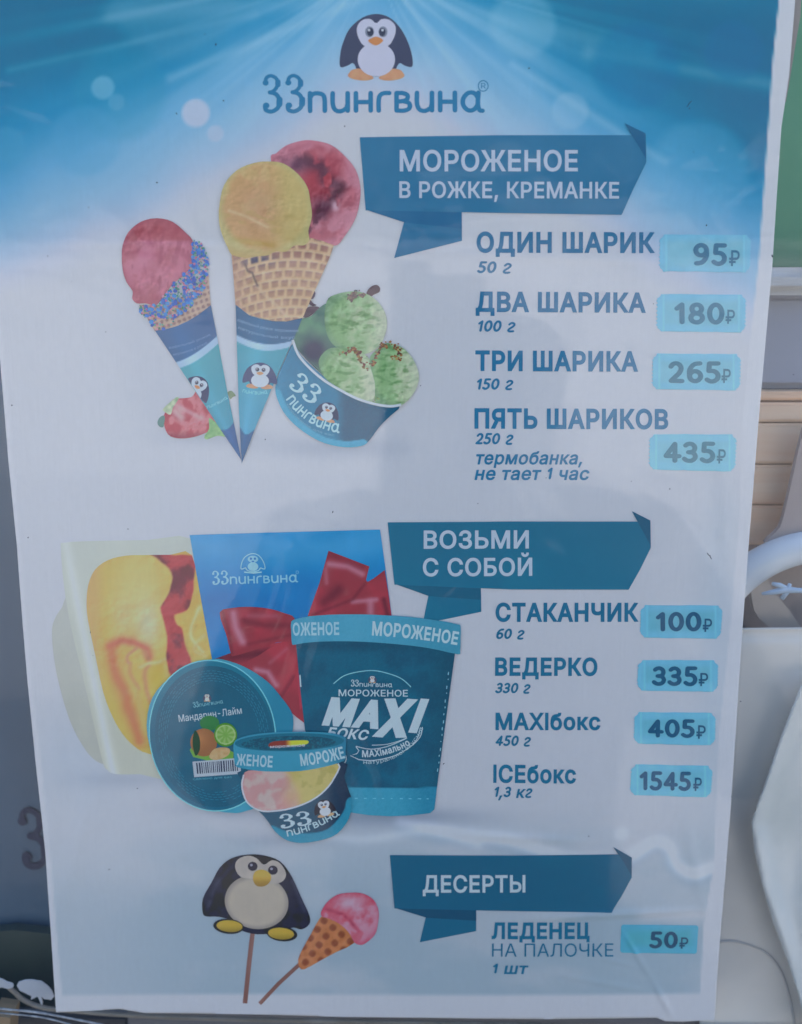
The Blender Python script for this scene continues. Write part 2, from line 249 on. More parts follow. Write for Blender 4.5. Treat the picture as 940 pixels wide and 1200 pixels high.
ц415|53,0 53,379 114,379 114,56 294,56 294,379 355,379 355,0/344,-109 344,0 318,0 318,56 405,56 405,-109
ч401|198,118 138,127 92,153 62,197 53,258 53,379 114,379 114,258 120,221 138,195 165,180 198,175 264,182 324,199 324,143 285,130 244,122/287,0 287,379 348,379 348,0
ш572|53,379 114,379 114,56 255,56 255,379 316,379 316,56 458,56 458,379 519,379 519,0 53,0
ы511|104,244 214,244 256,240 290,228 317,210 337,186 349,156 353,123 349,90 337,61 317,36 290,16 255,4 214,0 53,0 53,379 114,379 114,56 214,56 245,61 270,74 286,95 292,121 286,148 270,169 245,183 214,187 104,187/397,0 397,379 458,379 458,0
ь388|104,244 214,244 256,240 290,228 317,210 337,186 349,156 353,123 349,90 337,61 317,36 290,16 255,4 214,0 53,0 53,379 114,379 114,56 214,56 245,61 270,74 286,95 292,121 286,148 270,169 245,183 214,187 104,187
я385|332,0 271,0 271,326 184,326 142,322 114,309 98,288 93,259 98,231 114,211 143,198 184,194 298,194 298,142 180,142 115,150 68,174 41,211 32,259 41,308 68,346 115,371 180,379 332,379/85,0 15,0 122,172 190,172
₽487|284,206 25,206 25,262 283,262 316,265 342,274 362,289 376,308 385,331 388,357 385,383 376,406 362,425 342,440 316,449 284,452 169,452 169,0 105,0 105,509 284,509 336,504 378,488 410,464 433,433 447,397 451,357 447,317 433,281 410,250 378,226 336,211/281,158 281,102 25,102 25,158'''
GL = {}
for line in GLYPHS.split('\n'):
    if not line: continue
    ch = line[0]; a, rest = line[1:].split('|')
    GL[ch] = (int(a) / 509., [[tuple(int(q) / 509. for q in p.split(',')) for p in c.split()] for c in rest.split('/')])
def strokes(lines, w):
    cs = []
    for ln, *ww in [(l if isinstance(l, tuple) else (l,)) for l in lines]:
        h = (ww[0] if ww else w) / 2
        for (ax, ay), (bx, by) in zip(ln[:-1], ln[1:]):
            L = math.hypot(bx - ax, by - ay) + 1e-9; nx, ny = -(by - ay) / L * h, (bx - ax) / L * h
            cs.append([(ax + nx, ay + ny), (bx + nx, by + ny), (bx - nx, by - ny), (ax - nx, ay - ny)])
        for (ax, ay) in ln:
            cs.append([(ax + h * math.cos(-a * math.pi / 5), ay + h * math.sin(-a * math.pi / 5)) for a in range(10)])
    return cs
def arcp(cx, cy, rx, ry, a0, a1, n=8): return [(cx + rx * math.cos(R(a0 + (a1 - a0) * k / n)), cy + ry * math.sin(R(a0 + (a1 - a0) * k / n))) for k in range(n + 1)]
# italic small г and the numerals, drawn with a pen
GL['г'] = (.74, strokes([smooth([(.12, .64), (.24, .76), (.42, .74), (.5, .6), (.36, .42), (.18, .28), (.13, .14), (.26, .06), (.5, .08)], 3, False)], .17))
def pen(): 
    a = arcp
    return {
    '0': (.68, [a(.34, .5, .22, .385, 0, 360, 18)]),
    '1': (.50, [[(.13, .70), (.31, .875), (.32, .115)]]),
    '2': (.64, [a(.31, .66, .19, .225, 160, -20, 8) + [(.42, .44), (.14, .12), (.53, .115)]]),
    '3': (.64, [a(.29, .685, .19, .2, 145, -88, 8), a(.28, .31, .22, .2, 88, -150, 9), [(.24, .5), (.3, .5)]]),
    '4': (.70, [[(.44, .115), (.44, .87), (.11, .33), (.6, .32)]]),
    '5': (.64, [[(.5, .885), (.19, .885), (.17, .56)], [(.17, .56)] + a(.28, .335, .225, .235, 100, -140, 9)]),
    '6': (.68, [a(.36, .33, .2, .22, 0, 360, 14), smooth([(.16, .36), (.17, .62), (.32, .84), (.53, .885)], 4, False)]),
    '8': (.68, [a(.34, .695, .175, .185, 0, 360, 14), a(.34, .305, .21, .195, 0, 360, 14)]),
    '9': (.68, [a(.32, .67, .2, .22, 0, 360, 14), smooth([(.52, .64), (.51, .38), (.36, .16), (.15, .115)], 4, False)])}
PEN = pen()
GL['Ц'] = (.94, [[(.118, 0), (.118, 1), (.246, 1), (.246, 0)], [(.66, 0), (.66, 1), (.788, 1), (.788, 0)], [(.118, 0), (.118, .115), (.9, .115), (.9, 0)], [(.79, -.2), (.79, .115), (.9, .115), (.9, -.2)]])
GL['I'] = (.31, [[(.09, 0), (.09, 1), (.21, 1), (.21, 0)]])
# round lettering of the ice cream logo (x-height 1)
LOGO = {
 '3': (1.02, [(smooth([(.12, 1.45), (.2, 1.72), (.42, 1.8), (.66, 1.62), (.66, 1.28), (.5, 1.06), (.34, 1.0)], 3, False), .17), ([(.15, 1.46)], .28),
             (smooth([(.34, 1.0), (.6, .92), (.76, .64), (.7, .26), (.42, .07), (.16, .14), (.12, .36)], 3, False), .2), ([(.17, .36)], .3), ([(.7, 1.35), (.7, 1.52)], .24), ([(.76, .4), (.77, .66)], .27)]),
 'п': (1.02, [[(.1, .08), (.1, .95)], smooth([(.1, .7), (.2, .88), (.42, .94), (.68, .86), (.76, .6), (.76, .08)], 3, False)]),
 'и': (1.04, [smooth([(.1, .94), (.1, .4), (.22, .12), (.46, .06), (.7, .2), (.76, .4)], 3, False), [(.77, .94), (.77, .08)]]),
 'н': (1.02, [[(.1, .08), (.1, .94)], [(.1, .5), (.76, .5)], [(.76, .08), (.76, .94)]]),
 'г': (.80, [smooth([(.1, .08), (.1, .6), (.18, .84), (.36, .93), (.58, .93)], 3, False)]),
 'в': (.92, [[(.1, .08), (.1, .93), (.36, .93)], smooth([(.36, .93), (.58, .84), (.58, .64), (.4, .54), (.12, .52)], 3, False), smooth([(.4, .53), (.66, .44), (.68, .2), (.46, .08), (.1, .08)], 3, False)]),
 'а': (1.06, [smooth([(.76, .72), (.6, .92), (.34, .92), (.12, .66), (.12, .32), (.34, .08), (.6, .12), (.76, .34)], 3, False), smooth([(.8, .94), (.77, .4), (.84, .1), (.98, .06)], 3, False)]),
 ' ': (.3, []),
}
_cache = {}
def glyph(ch, d, logo=False):
    key = (ch, round(d, 4), logo)
    if key in _cache: return _cache[key]
    if logo:
        a, ls = LOGO[ch]; cs = strokes(ls, .19 + d)
    elif ch in PEN:
        a, ls = PEN[ch]; cs = strokes(ls, .12 + 1.75 * d)
    elif ch == ' ': _cache[key] = (.42, np.zeros((0, 2)), []); return _cache[key]
    else:
        a, cs0 = GL[ch]; cs = []
        if ch == 'г': cs = cs0
        else:
            for c in cs0:
                P = np.array(c); nP = len(P); Q = []
                for i in range(nP):
                    p0, p1, p2 = P[i - 1], P[i], P[(i + 1) % nP]
                    u = p1 - p0; v = p2 - p1; u = u / (np.linalg.norm(u) + 1e-9); v = v / (np.linalg.norm(v) + 1e-9)
                    n1 = np.array([-u[1], u[0]]); n2 = np.array([-v[1], v[0]]); m = n1 + n2; L = np.linalg.norm(m)
                    if L < .5: m = n1 + n2 + 1e-6; L = .5
                    m = m / L; k = 1 / max(.55, float(m @ n1)); Q.append(p1 + m * d * k)
                cs.append([tuple(q) for q in Q])
            a += 1.2 * d
    if cs: v, f = contours_fill(cs)
    else: v, f = np.zeros((0, 2)), []
    _cache[key] = (a, v, f); return _cache[key]

class Art:
    """collects flat printed shapes (photograph places on the sheet); build() makes ONE mesh object of them"""
    def __init__(s, level): s.v = []; s.f = []; s.c = []; s.n = 0; s.level = level
    def raw(s, v, f, c, up=0.0):
        v = np.asarray(v, float)
        if not len(v) or not len(f): return s
        s.v.append(np.column_stack([v, np.full(len(v), s.level + up)])); s.c.append(np.broadcast_to(c, (len(v), 3)))
        s.f += [tuple(int(q) + s.n for q in t) for t in f]; s.n += len(v); return s
    def patch(s, outline, col, step=3.0, up=0.0, sharp=True):
        v, f = grid_fill(outline, step, sharp)
        c = col(v[:, 0], v[:, 1]) if callable(col) else np.broadcast_to(np.array(col, float), (len(v), 3))
        return s.raw(v, f, ink(c, v[:, 1]), up)
    def line(s, pts, w, col, up=0.0):
        P = np.array(pts, float); T = np.gradient(P, axis=0); T /= np.linalg.norm(T, axis=1)[:, None] + 1e-9
        Nn = np.column_stack([-T[:, 1], T[:, 0]]) * (w / 2)
        v = np.concatenate([P + Nn, P - Nn]); n = len(P)
        f = [(i, i + 1, n + i + 1, n + i) for i in range(n - 1)]
        c = col(v[:, 0], v[:, 1]) if callable(col) else np.broadcast_to(np.array(col, float), (len(v), 3))
        return s.raw(v, f, ink(c, v[:, 1]), up)
    def text(s, t, x0, y0, x1, y1, h, col, d=.04, shear=0.0, bow=0.0, up=0.0, logo=False, perp=True, taper=0.0):
        """t from (x0,y0) to (x1,y1) on the baseline, capital height h, stroke weight +d, bow = sagitta"""
        x = 0; V = []; F = []; n = 0
        for ch in t:
            a, v, f = glyph(ch, d, logo)
            if len(v):
                V.append(v + [x, 0]); F += [tuple(q + n for q in tt) for tt in f]; n += len(v)
            x += a
        if not V: return s
        V = np.concatenate(V); mn, mx = V[:, 0].min(), V[:, 0].max()
        u = (V[:, 0] - mn) / (mx - mn); L = math.hypot(x1 - x0, y1 - y0); ex = ((x1 - x0) / L, (y1 - y0) / L)
        hh = h * V[:, 1] / (1.85 if logo else 1.0); hh = hh * (1 - taper * u)
        # curved baseline: rotate each point with the slope of the arc
        uu = u + shear * hh / L
        b = bow * 4 * u * (1 - u); sl = np.arctan(bow * 4 * (1 - 2 * u) / L)
        lx = uu * L - (hh * -np.sin(sl) if bow else 0); ly = b - hh * (np.cos(sl) if bow else 1)
        X = x0 + ex[0] * lx - ex[1] * ly; Y = y0 + ex[1] * lx + ex[0] * ly
        c = np.broadcast_to(np.array(col, float), (len(X), 3))
        return s.raw(np.column_stack([X, Y]), F, ink(c, Y), up)
    def build(s, name, parent, label=None, mat=None):
        V = np.concatenate(s.v); C = np.concatenate(s.c)
        P = hit(V[:, 0], V[:, 1]); w = wave(P[:, 0], P[:, 2]) + V[:, 2] * UNIT
        P[:, 1] = -w
        me = bpy.data.meshes.new(name); me.from_pydata(P.tolist(), [], s.f)
        at = me.color_attributes.new('Ink', 'FLOAT_COLOR', 'POINT')
        at.data.foreach_set('color', np.column_stack([C, np.ones(len(C))]).astype(np.float32).ravel())
        me.polygons.foreach_set('use_smooth', [True] * len(me.polygons))
        me.materials.append(mat or PRINT); me.update()
        o = bpy.data.objects.new(name, me); COL.objects.link(o); o.parent = parent
        if parent is not None and parent.type == 'EMPTY': o.matrix_parent_inverse = Matrix.Translation(-parent.location)
        if label: o['label'] = label
        return o

def tag(o, label=None, cat=None, group=None, kind=None):
    for k, v in (('label', label), ('category', cat), ('group', group), ('kind', kind)):
        if v: o[k] = v
    return o
def empty(name, label, cat, loc=(0, 0, 0)):
    o = bpy.data.objects.new(name, None); COL.objects.link(o); o.location = loc; o.empty_display_size = .02
    return tag(o, label, cat)
def link(name, me, parent=None, mat=None, smooth_=True):
    if mat: me.materials.append(mat)
    if smooth_: me.polygons.foreach_set('use_smooth', [True] * len(me.polygons))
    o = bpy.data.objects.new(name, me); COL.objects.link(o); o.parent = parent
    if parent is not None and parent.type == 'EMPTY': o.matrix_parent_inverse = Matrix.Translation(-parent.location)
    return o

# ------------------------------------------------------------------ materials
def mat_new(name):
    m = bpy.data.materials.new(name); m.use_nodes = True; return m, m.node_tree, m.node_tree.nodes['Principled BSDF']
def paper_mat():
    m, nt, b = mat_new('printed_paper'); N = nt.nodes.new; L = nt.links.new
    at = N('ShaderNodeAttribute'); at.attribute_name = 'Ink'
    tc = N('ShaderNodeTexCoord')
    n1 = N('ShaderNodeTexNoise'); n1.inputs['Scale'].default_value = 420; n1.inputs['Detail'].default_value = 4
    mp = N('ShaderNodeMapping'); mp.inputs['Scale'].default_value = (1800, 1, 60)
    L(tc.outputs['Object'], n1.inputs['Vector']); L(tc.outputs['Object'], mp.inputs[0])
    n2 = N('ShaderNodeTexNoise'); n2.inputs['Scale'].default_value = 1; n2.inputs['Detail'].default_value = 1
    L(mp.outputs[0], n2.inputs['Vector'])
    n4 = N('ShaderNodeTexNoise'); n4.inputs['Scale'].default_value = 2600; n4.inputs['Detail'].default_value = 1; L(tc.outputs['Object'], n4.inputs['Vector'])
    a = N('ShaderNodeMath'); a.operation = 'ADD'; L(n1.outputs[0], a.inputs[0]); L(n2.outputs[0], a.inputs[1])
    a3 = N('ShaderNodeMath'); a3.operation = 'ADD'; L(a.outputs[0], a3.inputs[0]); L(n4.outputs[0], a3.inputs[1])
    mr = N('ShaderNodeMapRange'); mr.inputs['From Min'].default_value = .9; mr.inputs['From Max'].default_value = 2.1
    mr.inputs['To Min'].default_value = .955; mr.inputs['To Max'].default_value = 1.035; L(a3.outputs[0], mr.inputs[0])
    vm = N('ShaderNodeVectorMath'); vm.operation = 'SCALE'; L(at.outputs['Color'], vm.inputs[0]); L(mr.outputs[0], vm.inputs['Scale'])
    L(vm.outputs[0], b.inputs['Base Color']); b.inputs['Roughness'].default_value = .42; b.inputs['Specular IOR Level'].default_value = .35
    bp = N('ShaderNodeBump'); bp.inputs['Distance'].default_value = .00004; bp.inputs['Strength'].default_value = .35
    L(n1.outputs[0], bp.inputs['Height']); L(bp.outputs[0], b.inputs['Normal']); return m
PRINT = paper_mat()
def plain(name, c1, c2=None, rough=.5, scale=8.0, metal=0, stretch=None, bump=0, obs=True, detail=5):
    m, nt, b = mat_new(name); N = nt.nodes.new; L = nt.links.new
    tc = N('ShaderNodeTexCoord'); mp = N('ShaderNodeMapping'); L(tc.outputs['Object'], mp.inputs[0])
    if stretch: mp.inputs['Scale'].default_value = stretch
    n = N('ShaderNodeTexNoise'); n.inputs['Scale'].default_value = scale; n.inputs['Detail'].default_value = detail; L(mp.outputs[0], n.inputs['Vector'])
    cr = N('ShaderNodeValToRGB'); cr.color_ramp.elements[0].position = .32; cr.color_ramp.elements[1].position = .68
    cr.color_ramp.elements[0].color = (*c1, 1); cr.color_ramp.elements[1].color = (*(c2 or c1), 1)
    L(n.outputs[0], cr.inputs[0]); L(cr.outputs[0], b.inputs['Base Color']); b.inputs['Roughness'].default_value = rough; b.inputs['Metallic'].default_value = metal
    if bump:
        bp = N('ShaderNodeBump'); bp.inputs['Distance'].default_value = bump; bp.inputs['Strength'].default_value = .6; L(n.outputs[0], bp.inputs['Height']); L(bp.outputs[0], b.inputs['Normal'])
    return m
def box(name, x0, x1, y0, y1, z0, z1, mat, parent=None, bev=.002):
    v = [(x, y, z) for x in (x0, x1) for y in (y0, y1) for z in (z0, z1)]
    f = [(0, 1, 3, 2), (4, 6, 7, 5), (0, 4, 5, 1), (2, 3, 7, 6), (0, 2, 6, 4), (1, 5, 7, 3)]
    me = bpy.data.meshes.new(name); me.from_pydata(v, [], f)
    import bmesh
    bm = bmesh.new(); bm.from_mesh(me); bmesh.ops.bevel(bm, geom=bm.edges[:], offset=bev, segments=2, affect='EDGES'); bm.to_mesh(me); bm.free()
    return link(name, me, parent, mat, False)
def tube(name, pts, r, mat, parent=None, n=10):
    P = [Vector(p) for p in pts]; V = []; F = []; rr = r if hasattr(r, '__len__') else [r] * len(P)
    for i, p in enumerate(P):
        t = (P[min(i + 1, len(P) - 1)] - P[max(i - 1, 0)]).normalized(); a = t.orthogonal().normalized() if i == 0 else (a - t * a.dot(t)).normalized(); b = t.cross(a)
        for k in range(n): V.append(p + (a * math.cos(2 * math.pi * k / n) + b * math.sin(2 * math.pi * k / n)) * rr[i])
    for i in range(len(P) - 1):
        for k in range(n): F.append((i * n + k, i * n + (k + 1) % n, (i + 1) * n + (k + 1) % n, (i + 1) * n + k))
    F.append(tuple(range(n))[::-1]); F.append(tuple((len(P) - 1) * n + k for k in range(n)))
    me = bpy.data.meshes.new(name); me.from_pydata([tuple(v) for v in V], [], F); return link(name, me, parent, mat)
def slab(name, pts, th, mat, parent=None, Y=None):
    """solid sheet with the outline pts (3-D points in a plane y=const), thickness th away from the viewer"""
    n = len(pts); V = [tuple(p) for p in pts] + [(p[0], p[1] + th, p[2]) for p in pts]
    F = [tuple(range(n)), tuple(range(2 * n - 1, n - 1, -1))] + [(i, n + i, n + (i + 1) % n, (i + 1) % n) for i in range(n)]
    me = bpy.data.meshes.new(name); me.from_pydata(V, [], F); return link(name, me, parent, mat, False)
def at(px, py, Y): return Vector(hit(px, py, Y))
# ------------------------------------------------------------------ the menu poster
poster = empty('menu_poster', 'white and turquoise ice cream price poster with wavy edges behind the dusty pane', 'poster', tuple(hit(450, 1190)))

# --- sheet of paper
L_EDGE = [(-44, -60), (-39, 0), (-20, 215), (0, 440), (9, 540), (20, 640), (26, 720), (32, 800), (41, 900), (52, 1000), (60, 1100), (66, 1186)]
R_EDGE = [(838, 1197), (842.4, 1133), (848.7, 1046), (854, 973), (864, 833), (866.4, 800), (879, 633), (889.5, 497), (898, 400), (906, 311), (916, 150), (925, 88), (932, 0), (937, -60)]
B_EDGE = [(100, 1185), (140, 1183), (170, 1188), (300, 1190), (400, 1192.5), (500, 1193), (640, 1194.5), (770, 1194), (780, 1198), (800, 1199)]
sheet_outline = L_EDGE + B_EDGE + R_EDGE
PR_X = lambda y: np.interp(y, [-60, 0, 67, 143, 300, 500, 600, 733, 867, 1017, 1083, 1175], [916, 913, 906, 901, 890.5, 870, 868, 857, 842, 836, 825, 821])
PL_X = lambda y: np.interp(y, [-60, 0, 440, 640, 800, 1000, 1186], [-38, -33, 5, 24, 37, 58, 75])
def bgcol(x, y):
    W = np.stack([np.interp(y, PY, [175, 183, 174, 164, 148]), np.interp(y, PY, [181, 188, 180, 170, 156]), np.interp(y, PY, [197, 202, 196, 186, 170])], -1)
    dx = x - 440
    y0 = np.interp(x, [-40, 0, 80, 150, 250, 330, 390, 440, 500, 550, 620, 700, 760, 830, 900], [262, 252, 226, 196, 146, 100, 58, 40, 58, 86, 120, 190, 236, 275, 305])
    n = (fbm(x, y, 160, 3, 3) - .5)
    t = (y - y0 + 60 * n) / 150.
    c = np.stack([np.interp(t, [-1.7, -1.0, -.55, -.2, .12, .5], v) for v in
                  ([26, 32, 50, 98, 134, 170], [104, 112, 132, 158, 172, 180], [144, 152, 178, 200, 205, 206])], -1)
    teal = sm(120, 0, y) * .5 * sm(100, 300, np.abs(dx))
    c = mix(c, [28, 110, 142], teal * .45)
    # rays from above the emblem
    ang = np.arctan2(dx, y + 40.)
    ray = vnoise(ang * 100 + 300, ang * 0 + 9, 5.5, 5) * .6 + vnoise(ang * 100 + 300, ang * 0 + 2, 2.3, 6) * .4
    fall = np.exp(-((y + 40) ** 2 + dx ** 2) / 330. ** 2) * sm(.1, .5, np.abs(ang))
    c = mix(c, [150, 186, 214], np.clip((ray - .42) * 2.2, 0, 1) * fall * .62)
    for (ax, ay, bx, by, w, s) in [(200, 92, 440, -6, 6, .3), (10, 82, 300, 18, 5, .18), (600, 76, 780, 190, 5, .3), (690, 62, 910, 100, 9, .25), (480, 0, 760, 60, 12, .22), (130, 18, 400, 2, 12, .25)]:
        d = seg(x, y, [(ax, ay), (bx, by)]); c = mix(c, [160, 192, 216], np.exp(-(d / w) ** 2) * s)
    # out-of-focus light discs
    for (bx, by, r, col, s) in [(121, 103, 14, (120, 172, 204), .75), (137, 120, 10, (104, 160, 196), .6), (230, 133, 17, (178, 184, 208), .8), (253, 157, 10, (172, 182, 208), .6),
                                (205, -6, 78, (84, 146, 182), .35), (140, 110, 56, (60, 140, 176), .3), (8, 170, 22, (80, 150, 190), .4), (100, 165, 42, (88, 154, 196), .35),
                                (668, 130, 22, (150, 184, 212), .35), (745, 78, 52, (20, 110, 160), .35), (612, 30, 40, (150, 190, 214), .25), (860, 60, 36, (16, 108, 158), .35), (820, 200, 60, (104, 166, 204), .3)]:
        d = np.hypot(x - bx, y - by); c = mix(c, col, (1 - sm(r * .82, r * 1.12, d)) * s)
    low = sm(.3, .75, t)[..., None]
    c = c * (1 - low) + W * low
    # printed milk pool near the foot, tint deepened there for light falloff
    milk = sm(930, 1010, y) * sm(60, 300, x + 0 * y) 
    wv = fbm(x, y * 2.2, 120, 21, 4)
    c = mix(c, c * [.91, .955, .97], milk * sm(.33, .6, wv) * .9)
    c = mix(c, c * [.90, .945, .96], sm(960, 1080, y) * .9)
    c = mix(c, c * [.93, .97, .99], np.exp(-((x - 845) / 26.) ** 2) * sm(520, 640, y) * sm(1000, 900, y) * .6)
    c = mix(c, c * [.94, .97, .99], np.exp(-((y - 890) / 60.) ** 2) * np.exp(-((x - 90) / 55.) ** 2) * .9)
    # cone melt smudges
    rd = smooth([(470, 962), (540, 976), (600, 984), (660, 1004), (720, 1010), (745, 1000), (768, 986), (784, 993), (792, 1013), (812, 1024), (834, 1018)], 4, False)
    d = seg(x, y, rd); c = mix(c, [186, 192, 208], np.exp(-(d / 7.5) ** 2) * .8); d2 = seg(x, y + 0, [(a - 2, b + 10) for a, b in rd]); c = mix(c, c * [.88, .93, .96], np.exp(-(d2 / 7) ** 2) * .7)
    d = seg(x, y, smooth([(330, 968), (420, 984), (500, 972), (560, 988)], 4, False)); c = mix(c, [176, 186, 202], np.exp(-(d / 6) ** 2) * .5)
    d = np.hypot(x - 728, y - 976); c = mix(c, [182, 190, 206], np.exp(-(d / 7) ** 2) * .7)
    # contact shadows printed under the pictures
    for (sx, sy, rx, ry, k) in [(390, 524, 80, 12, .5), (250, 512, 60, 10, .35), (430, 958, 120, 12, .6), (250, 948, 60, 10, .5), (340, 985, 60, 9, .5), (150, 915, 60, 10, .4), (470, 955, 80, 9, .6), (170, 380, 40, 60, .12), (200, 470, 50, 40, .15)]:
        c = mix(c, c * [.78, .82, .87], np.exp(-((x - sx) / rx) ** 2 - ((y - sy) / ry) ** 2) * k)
    # white paper margin
    m = np.maximum(sm(-1.2, 1.2, x - PR_X(y)), np.maximum(sm(1.2, -1.2, x - PL_X(y)), sm(1164, 1168, y)))
    strip = np.exp(-((y - 1073) / 8.) ** 2) * sm(735, 760, x)
    m = np.maximum(m, strip * .75)
    mc = W + np.array([4, 4, 4])
    return mix(c, mc, m)
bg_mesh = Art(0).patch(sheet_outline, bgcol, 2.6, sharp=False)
# the sheet has thickness: build front and skirt
def build_sheet():
    o = bg_mesh.build('paper_sheet', poster, mat=PRINT)
    mod = o.modifiers.new('thickness', 'SOLIDIFY'); mod.thickness = .0004; mod.offset = 0 - 1
    return o
paper = build_sheet()
mod = paper.modifiers[0]
nrm = paper.data.polygons[len(paper.data.polygons) // 2].normal
mod.offset = -1 if nrm.y < 0 else 1

def film_mat():
    m, nt, b_ = mat_new('plastic_film'); N = nt.nodes.new; L = nt.links.new; nt.nodes.remove(b_); out = nt.nodes['Material Output']
    tr = N('ShaderNodeBsdfTransparent'); tr.inputs[0].default_value = (.985, .99, .99, 1); gl = N('ShaderNodeBsdfGlossy'); gl.inputs['Roughness'].default_value = .09
    tc = N('ShaderNodeTexCoord'); n = N('ShaderNodeTexNoise'); n.inputs['Scale'].default_value = 13; n.inputs['Detail'].default_value = 3; n.inputs['Distortion'].default_value = 1.2; L(tc.outputs['Object'], n.inputs['Vector'])
    bp = N('ShaderNodeBump'); bp.inputs['Distance'].default_value = .006; bp.inputs['Strength'].default_value = .7; L(n.outputs[0], bp.inputs['Height']); L(bp.outputs[0], gl.inputs['Normal'])
    mx = N('ShaderNodeMixShader'); mx.inputs[0].default_value = .02; L(tr.outputs[0], mx.inputs[1]); L(gl.outputs[0], mx.inputs[2]); L(mx.outputs[0], out.inputs[0]); return m
film = Art(0).patch(sheet_outline, (170, 170, 170), 12, sharp=False).build('plastic_film', poster, 'clear rippled plastic film over the printed sheet', film_mat())
for v_ in film.data.vertices: v_.co.y -= .0022

# --- penguin emblem pieces, in places round (441,55) of the large emblem
PG_BODY = smooth([(441, 17.6), (456, 21.5), (468, 32.5), (477, 48), (482.6, 65), (483.2, 79), (474, 78), (468, 75), (461, 85), (441, 91), (421, 85), (414.5, 75), (408, 78), (399, 79.5), (399.2, 64), (402.5, 51), (410, 35), (425, 22)], 3)
def penguin(a, f=lambda x, y: (x, y), dark=(70, 76, 102), white=(176, 180, 205), orange=(196, 148, 122), beak=(188, 128, 92), step=1.6, up=0, eye=(60, 66, 88)):
    T = lambda P: [f(x, y) for x, y in P]
    a.patch(T(PG_BODY), dark, step, up, False)
    for sx in (-1, 1): a.patch(T(smooth([(441 + sx * 31, 86), (441 + sx * 27, 82.5), (441 + sx * 17, 82), (441 + sx * 8, 88), (441 + sx * 3, 93), (441 + sx * 14, 95.6), (441 + sx * 28, 93.5), (441 + sx * 33, 90)], 3)), lambda x, y: mix(orange, np.array(orange) * .9, vnoise(x, y, 4, 2)), step, up + 1, False)
    a.patch(T(ell(441.3, 71, 21.8, 19.8, 30)), white, step, up + 2, False)
    a.patch(T(smooth([(441, 29), (447, 24), (456, 24.5), (463, 31), (463.5, 40), (460, 49), (455, 55), (441, 62), (427, 55), (422, 49), (418.7, 40), (419.5, 31), (426, 24.5), (435, 24)], 3)), white, step, up + 3, False)
    for ex in (433.3, 449):
        a.patch(T(ell(ex, 38.7, 5.2, 6.4, 16)), (120, 128, 150), min(step, 1.4), up + 4, False)
        a.patch(T(ell(ex + (.9 if ex < 441 else -.9), 39, 3.9, 4.9, 14)), eye, min(step, 1.2), up + 5, False)
        a.patch(T(ell(ex - .6, 36.8, 1.5, 1.6, 8)), (176, 182, 200), min(step, .8), up + 6, False)
    a.patch(T(smooth([(431.6, 49), (436, 46), (441, 44.4), (446, 46), (449.2, 49), (445, 53), (440.5, 54.6), (436, 53)], 3)), lambda x, y: beak, step, up + 6, False)
    return a
def aff(cx, cy, sx, sy=None, rot=0, skew=0):
    sy = sy or sx; c, s = math.cos(R(rot)), math.sin(R(rot))
    def f(x, y):
        u = (x - 441) * sx + skew * (y - 56) * sy; v = (y - 56) * sy; return (cx + u * c - v * s, cy + u * s + v * c)
    return f
penguin(Art(2)).build('penguin_emblem', poster, 'dark blue and white penguin emblem at the head of the poster')
BLUE = (54, 116, 160)
a = Art(2); a.text('33пингвина', 308.5, 133.2, 568, 131.8, 44.5, BLUE, d=.02, logo=True)
a.line(ell(566, 101.5, 5.8, 6.2, 24) + [(571.8, 101.5)], 1.1, BLUE); a.text('R', 563.6, 104.6, 568.9, 104.6, 6.4, BLUE, d=.0, up=.2)
a.build('logo_lettering', poster)

# --- ribbon banners
def banner(main, fold, tail, tip, cols, texts, label):
    cm, cf, ct, cp = cols; a = Art(6)
    def cc(c): return lambda x, y: mix(c, np.array(c) * [1.16, 1.05, 1.03], sm(.45, .8, fbm(x, y, 60, 4, 3)) * .6 )
    a.patch(main, cc(cm), 3)
    o = a.build('ribbon_banner', poster, label)
    Art(4).patch(tail, cc(ct), 3).build('ribbon_tail', o)
    Art(5).patch(fold, cc(cf), 3).build('ribbon_fold', o)
    Art(8).patch(tip, cc(cp), 2).build('ribbon_tip', o)
    for (t, x0, y0, x1, y1, h, d) in texts:
        Art(9).text(t, x0, y0, x1, y1, h, tuple(np.interp(y0, [200, 650, 1044], v) for v in ([168, 158, 150], [182, 174, 168], [206, 196, 188])), d=d).build('heading_text', o)
banner([(421.8, 161.6), (580, 159), (739, 158.5), (756.6, 158), (757.5, 190), (742, 222), (728.7, 251.8), (580, 249.6), (428.7, 246.7)],
       [(428.7, 246), (541, 248.5), (541.4, 268), (474.7, 261)], [(474.7, 256), (541.2, 247), (541.4, 282.3), (462, 302.4)], [(731.6, 144.4), (756.3, 156.4), (757.2, 186), (745, 166)],
       [(56, 112, 152), (50, 102, 144), (56, 110, 150), (48, 98, 138)],
       [('МОРОЖЕНОЕ', 468.5, 200.6, 677, 200.2, 23.4, .033), ('В РОЖКЕ, КРЕМАНКЕ', 468, 231.8, 725.5, 232.2, 18.4, .03)], 'steel blue ribbon headed МОРОЖЕНОЕ В РОЖКЕ, КРЕМАНКЕ')
banner([(454.4, 611.3), (600, 610.6), (747.4, 611.3), (762.3, 611.5), (762.9, 642), (750, 668), (736.8, 691), (600, 690), (462.3, 684)],
       [(462.3, 683), (563.4, 687), (563.8, 702), (502.8, 697.5)], [(503, 692), (563.4, 686), (563.9, 716), (495.3, 730)], [(740.5, 599), (762.3, 610), (762.8, 640), (753, 622)],
       [(34, 102, 134), (28, 90, 120), (32, 100, 132), (28, 88, 118)],
       [('ВОЗЬМИ', 496.5, 641.4, 619.5, 641.4, 20, .035), ('С СОБОЙ', 495.5, 673.6, 623.5, 673.4, 20, .035)], 'teal ribbon headed ВОЗЬМИ С СОБОЙ')
